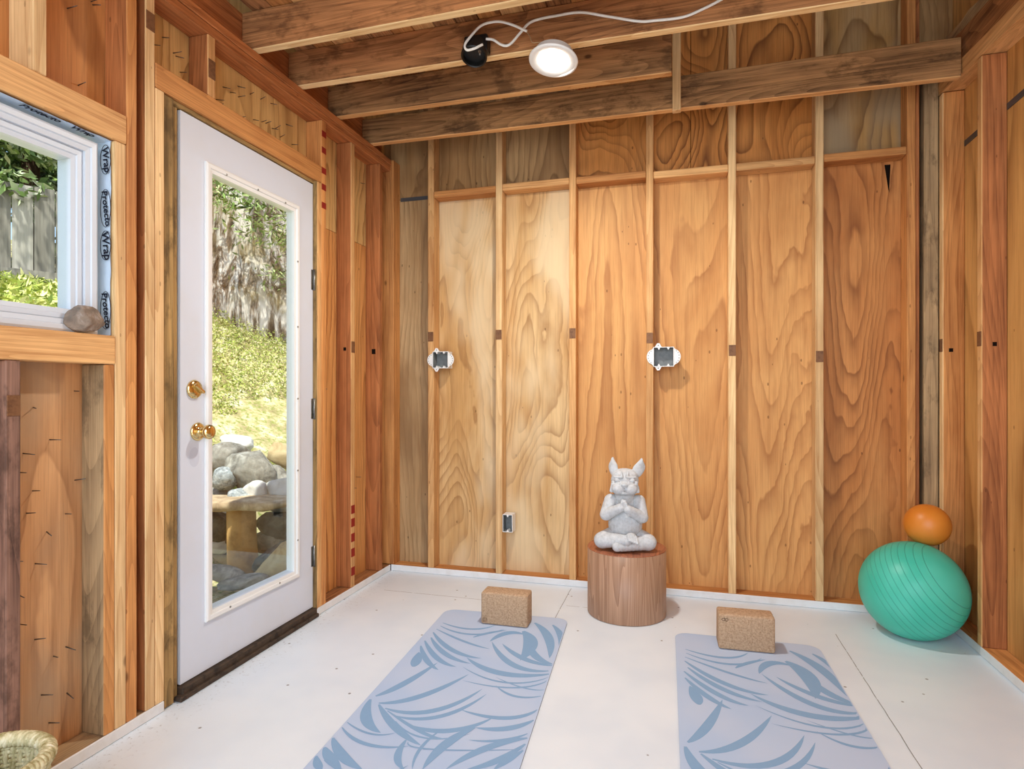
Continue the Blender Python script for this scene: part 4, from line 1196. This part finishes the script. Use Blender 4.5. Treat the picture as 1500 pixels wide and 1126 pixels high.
# board fence seen through the window
def fence_mat():
    m, nt, b = new_mat('weathered_fence', .85, .15); g = N(nt)
    tc = g.n('ShaderNodeTexCoord').outputs['Object']
    f = g.noise(g.vmath('MULTIPLY', tc, (1, 1, .06)), 18.0, 3.0, .6)
    ri = g.n('ShaderNodeNewGeometry').outputs['Random Per Island']
    c = g.ramp(g.math('ADD', g.math('MULTIPLY', f, .6), g.math('MULTIPLY', ri, .4)), [(.2, S(92,88,80)), (.55, S(150,146,136)), (.85, S(196,192,182))])
    g.l(c, b.inputs['Base Color']); return m
M_fence = fence_mat()
fA, fB = Vector((-9.6, 4.3, 0)), Vector((-7.4, 7.9, 0))
fd = (fB-fA).normalized(); fn = Vector((fd.y, -fd.x, 0))
if fn.x < 0: fn = -fn
fe = empty('board_fence', (-8.5, 6.1, ground_z(-8.5, 6.1))); tag(fe, 'weathered grey vertical board fence outside the window, dappled with shade', 'fence')
nb = 18; L = (fB-fA).length; bw = L/nb; ftop = 3.86
bm = bmesh.new()
for i in range(nb):
    p = fA+fd*(i*bw); jz = rl.uniform(-.012, .012); jj = rl.uniform(0, .012)
    a, b_ = p+fd*.006, p+fd*(bw-.004)
    q = [a+fn*jj, b_+fn*jj, b_+fn*(jj+.02), a+fn*(jj+.02)]
    zb = min(ground_z(a.x, a.y), ground_z(b_.x, b_.y))-.1
    bm_hex(bm, [(v.x, v.y, zb) for v in q]+[(v.x, v.y, ftop+jz) for v in q])
bmesh.ops.recalc_face_normals(bm, faces=bm.faces)
obj('fence_boards', bm, M_fence, fe)
bm = bmesh.new(); q = [fA+fn*.033, fB+fn*.033, fB+fn*.07, fA+fn*.07]
z0 = 2.58; bm_hex(bm, [(v.x, v.y, z0) for v in q]+[(v.x, v.y, z0+.14) for v in q]); bmesh.ops.recalc_face_normals(bm, faces=bm.faces)
obj('fence_rail', bm, M_fence, fe)

# trees beyond the fence and beyond the redwood
def bush(name, label, c, s, n, mat, size=.09, group=None, trunk=True, extra=()):
    t = empty(name, (c[0], c[1], ground_z(c[0], c[1]))); tag(t, label, 'tree', group)
    P = []
    blobs = [(Vector((rl.gauss(0, .55), rl.gauss(0, .55), rl.gauss(0, .5))), rl.uniform(.25, .5)) for _ in range(26)]
    while len(P) < n:
        b_, r = rl.choice(blobs)
        v = Vector((rl.gauss(0, 1), rl.gauss(0, 1), rl.gauss(0, 1))).normalized()*r*rl.uniform(.75, 1.05)
        q = b_+v; P.append((c[0]+q.x*s[0], c[1]+q.y*s[1], c[2]+q.z*s[2]))
    P += extra
    leaves_mesh('foliage', P, size, mat, .6, t)
    if trunk:
        bm = bmesh.new(); bm_tube(bm, [(c[0], c[1], ground_z(c[0], c[1])-.1), (c[0]+.05, c[1], c[2]-.3*s[2]), (c[0]-.05, c[1]+.1, c[2]+.6*s[2])], [.14, .11, .04], 10)
        obj('trunk', bm, M_bark2, t)
    return t
M_bark2 = plain('tree_bark', S(70,54,42), .9, .1, var=.6, scale=10)
M_fol2 = leaf_mat('bright_leaves', S(58,84,40), S(140,166,96), S(232,238,206))
M_fol3 = leaf_mat('dark_leaves', S(26,40,18), S(64,88,38), S(120,146,70))
bush('leafy_tree', 'sunlit pale leafy tree overhanging the fence outside the window', (-9.3, 6.6, 4.75), (.8, 1.2, .8), 5200, M_fol2, .10, extra=[(-7.9+rl.gauss(0, .6), 4.9+rl.gauss(0, 1.2), 5.9+rl.gauss(0, .3)) for _ in range(1000)])  # far leaf clump is unseen, added to throw dappled shade on the fence
bush('leafy_tree', 'dark leafy tree behind the fence at the window left side', (-10.9, 5.9, 4.6), (1.3, 1.6, 1.5), 5200, M_fol3, .15)
bush('leafy_tree', 'dark leafy tree behind the fence at the window right side', (-10.2, 8.9, 4.6), (1.4, 1.5, 1.6), 5200, M_fol3, .15)
bush('leafy_tree', 'green leafy tree behind the redwood trunk, left side', (-8.3, 10.2, 4.8), (1.2, 1.0, 1.7), 4200, M_fol, .14)
bush('leafy_tree', 'green leafy tree behind the redwood trunk, right side', (-5.2, 9.6, 4.4), (1.6, 1.2, 1.7), 5200, M_fol, .14)

# log bench on a stump, and the boulders of the bank
M_log = rock_mat('driftwood_top', S(140,118,92), S(196,172,138), S(228,212,184), 12)
M_stump = plain('peeled_post', S(196,156,98), .8, .15, var=.7, scale=9, col2=S(128,92,54), bump=.4)
be = empty('log_bench', (-2.62, 2.98, -.06)); tag(be, 'rustic log bench with a plank seat on a thick post outside the door', 'bench')
dirb = Vector((.955, .25, 0)).normalized(); nb_ = Vector((-dirb.y, dirb.x, 0)); cb = Vector((-2.55, 2.95, 0))
bm = bmesh.new(); rows = []
for i in range(25):
    t = -.62+1.06*i/24; p = cb+dirb*t
    ww = .13+.012*mnoise.noise(Vector((t*4, 0, 0))); zt = .452+.006*mnoise.noise(Vector((t*5, 1, 0))); zb = .385+.016*mnoise.noise(Vector((t*4.5, 7, 3)))+(.04*max(0, (t-.22)/.2))
    ring = []
    for (s, z) in ((-1, zt-.006), (-.9, zt), (0, zt+.004), (.9, zt), (1, zt-.006), (.9, zb+.018), (.5, zb), (-.5, zb), (-.95, zb+.016)):
        q = p+nb_*s*ww; ring.append(bm.verts.new((q.x, q.y, z)))
    rows.append(ring)
for a, b_ in zip(rows[:-1], rows[1:]):
    for k in range(9): bm.faces.new((a[k], a[(k+1) % 9], b_[(k+1) % 9], b_[k]))
bm.faces.new(rows[0]); bm.faces.new(rows[-1][::-1]); bmesh.ops.recalc_face_normals(bm, faces=bm.faces)
for f in bm.faces: f.smooth = True
obj('bench_seat', bm, M_log, be)
for t_, rr in ((.07, .085), (-.52, .08)):
    p = cb+dirb*t_
    bm = bmesh.new(); bm_tube(bm, [(p.x, p.y, -.08), (p.x+.004, p.y, .05), (p.x-.006, p.y, .2), (p.x-.01, p.y, .392)], [rr*1.12, rr*1.02, rr*.97, rr*.95], 20)
    obj('bench_leg', bm, M_stump, be)

RM = {'grey': rock_mat('grey_boulder', S(86,84,76), S(150,148,138), S(206,204,192), 16),
      'blue': rock_mat('speckled_boulder', S(84,92,94), S(160,168,168), S(228,230,224), 40),
      'tan': rock_mat('tan_boulder', S(146,124,88), S(196,174,130), S(222,206,166), 8),
      'white': rock_mat('pale_boulder', S(170,168,160), S(214,212,204), S(238,236,228), 10),
      'dark': rock_mat('dark_boulder', S(52,52,48), S(98,98,90), S(148,146,134), 16)}
CH = 1.087
def ray(u, v, t):      # point seen at picture position (u, v), t metres out - used once to lay the bank out in world space
    a = (u-750)/875; b_ = (572-v)/875
    return Vector((t*(-.2696+a*.963), t*(.963+a*.2696), CH+t*b_))
rocks = [
 (330,700,3.75,.10,.08,.07,'blue','small blue-grey speckled boulder at the upper left of the bank outside'),
 (368,690,3.80,.17,.12,.14,'grey','large rounded grey boulder in the middle of the bank above the bench'),
 (400,705,3.95,.10,.10,.10,'grey','grey boulder with a flat side right of the largest grey boulder'),
 (412,722,3.76,.15,.10,.11,'white','large white boulder above the right end of the bench'),
 (376,722,3.66,.08,.07,.07,'white','small white angular rock just above the bench middle'),
 (326,725,3.82,.10,.07,.06,'grey','low grey boulder just above the left part of the bench'),
 (352,728,3.62,.08,.06,.05,'blue','small blue-grey stone just above the bench seat, left of centre'),
 (312,768,3.72,.13,.10,.12,'dark','dark blue-grey boulder under the left end of the bench'),
 (337,785,3.78,.09,.09,.12,'dark','narrow dark boulder behind the bench post'),
 (412,768,3.72,.14,.10,.08,'dark','dark boulder under the right end of the bench'),
 (395,790,3.74,.13,.11,.08,'grey','grey-brown boulder right of the bench post'),
 (406,815,3.42,.18,.09,.07,'dark','long dark slanting slab right of the bench post'),
 (418,822,3.30,.20,.12,.09,'tan','large tan slab at the lower right of the door glass'),
 (328,812,3.82,.15,.10,.06,'tan','flat tan stone left of the bench post'),
 (318,795,3.74,.12,.09,.06,'white','pale stone behind the bench, above the flat tan stone'),
 (322,840,3.34,.16,.07,.045,'grey','flat grey paving stone at the lower left of the door glass'),
 (356,852,3.12,.12,.06,.035,'grey','low grey stone in front of the bench post'),
 (330,672,4.05,.16,.12,.11,'grey','mossy grey boulder half buried in weeds at the upper left'),
 (418,668,4.15,.15,.12,.10,'tan','buried tan rock in the weeds at the upper right of the bank'),
 (345,650,4.5,.13,.12,.08,'white','pale rock lying among the weeds on the slope'),
]
for i, (u, v, t, sx, sy, sz, k, lb) in enumerate(rocks):
    p = ray(u, v, t)
    bm = rock_bm(100+i, sx*1.05, sy*1.05, sz*1.08, 4, .2, 8)
    rz_ = R(15+((i*37) % 50)-25); ry = R(-32) if 'slanting' in lb or 'large tan slab' in lb else R(((i*23) % 30)-15)
    bm.transform(Matrix.Rotation(rz_, 4, 'Z') @ Matrix.Rotation(ry, 4, 'Y'))
    o = obj('boulder', bm, RM[k]); o.location = p
    tag(o, lb, 'rock', 'boulders of the bank outside the door')

# ------------------------------------------------------------------ light
w = bpy.data.worlds.new('World'); scene.world = w; w.use_nodes = True
nt = w.node_tree; g = N(nt)
sky = g.n('ShaderNodeTexSky'); sky.sky_type = 'NISHITA'; sky.sun_disc = False
sky.sun_elevation = R(52); sky.sun_rotation = R(120); sky.air_density = 1.0; sky.dust_density = 2.0
bg = nt.nodes['Background']; g.l(sky.outputs[0], bg.inputs[0]); bg.inputs[1].default_value = .34

def lamp_obj(name, kind, loc, rot, energy, col=(1, 1, 1), **kw):
    l = bpy.data.lights.new(name, kind); l.energy = energy; l.color = col
    for k, v in kw.items(): setattr(l, k, v)
    o = bpy.data.objects.new(name, l); o.location = loc; o.rotation_euler = rot; COL.objects.link(o); return o
# sun comes over the roof from the right and lights the hillside
d = Vector((-.19, .42, -.88)).normalized()
lamp_obj('sun', 'SUN', (3, 0, 8), d.to_track_quat('-Z', 'Y').to_euler(), 6.5, (1, .96, .88), angle=R(.6))
# fill lamp added behind the camera, standing in for daylight from that side
lamp_obj('rear_fill_light', 'AREA', (-.2, -1.25, 1.75), Vector((0, 1, -.08)).to_track_quat('-Z', 'Y').to_euler(), 80, (.78, .905, 1.0), shape='RECTANGLE', size=2.7, size_y=2.6)
# the disc lamp
lamp_obj('disc_lamp_light', 'AREA', (-.475, 2.296, 2.362), (0, 0, 0), 26, (1, .96, .88), shape='DISK', size=.12)

# ------------------------------------------------------------------ camera
cam = bpy.data.cameras.new('camera'); cam.sensor_width = 36; cam.lens = 875/1500*36
cam.shift_y = 9/1500; cam.clip_start = .02
co = bpy.data.objects.new('camera', cam); COL.objects.link(co)
co.location = (0, 0, CH); co.rotation_euler = (R(90), 0, R(15.64))
scene.camera = co
scene.view_settings.view_transform = 'Standard'
scene.view_settings.look = 'None'
scene.view_settings.exposure = 0.0
try:
    scene.cycles.use_denoising = True
    scene.cycles.max_bounces = 10; scene.cycles.diffuse_bounces = 5; scene.cycles.transparent_max_bounces = 12
    scene.cycles.sample_clamp_indirect = 8.0
except Exception: pass
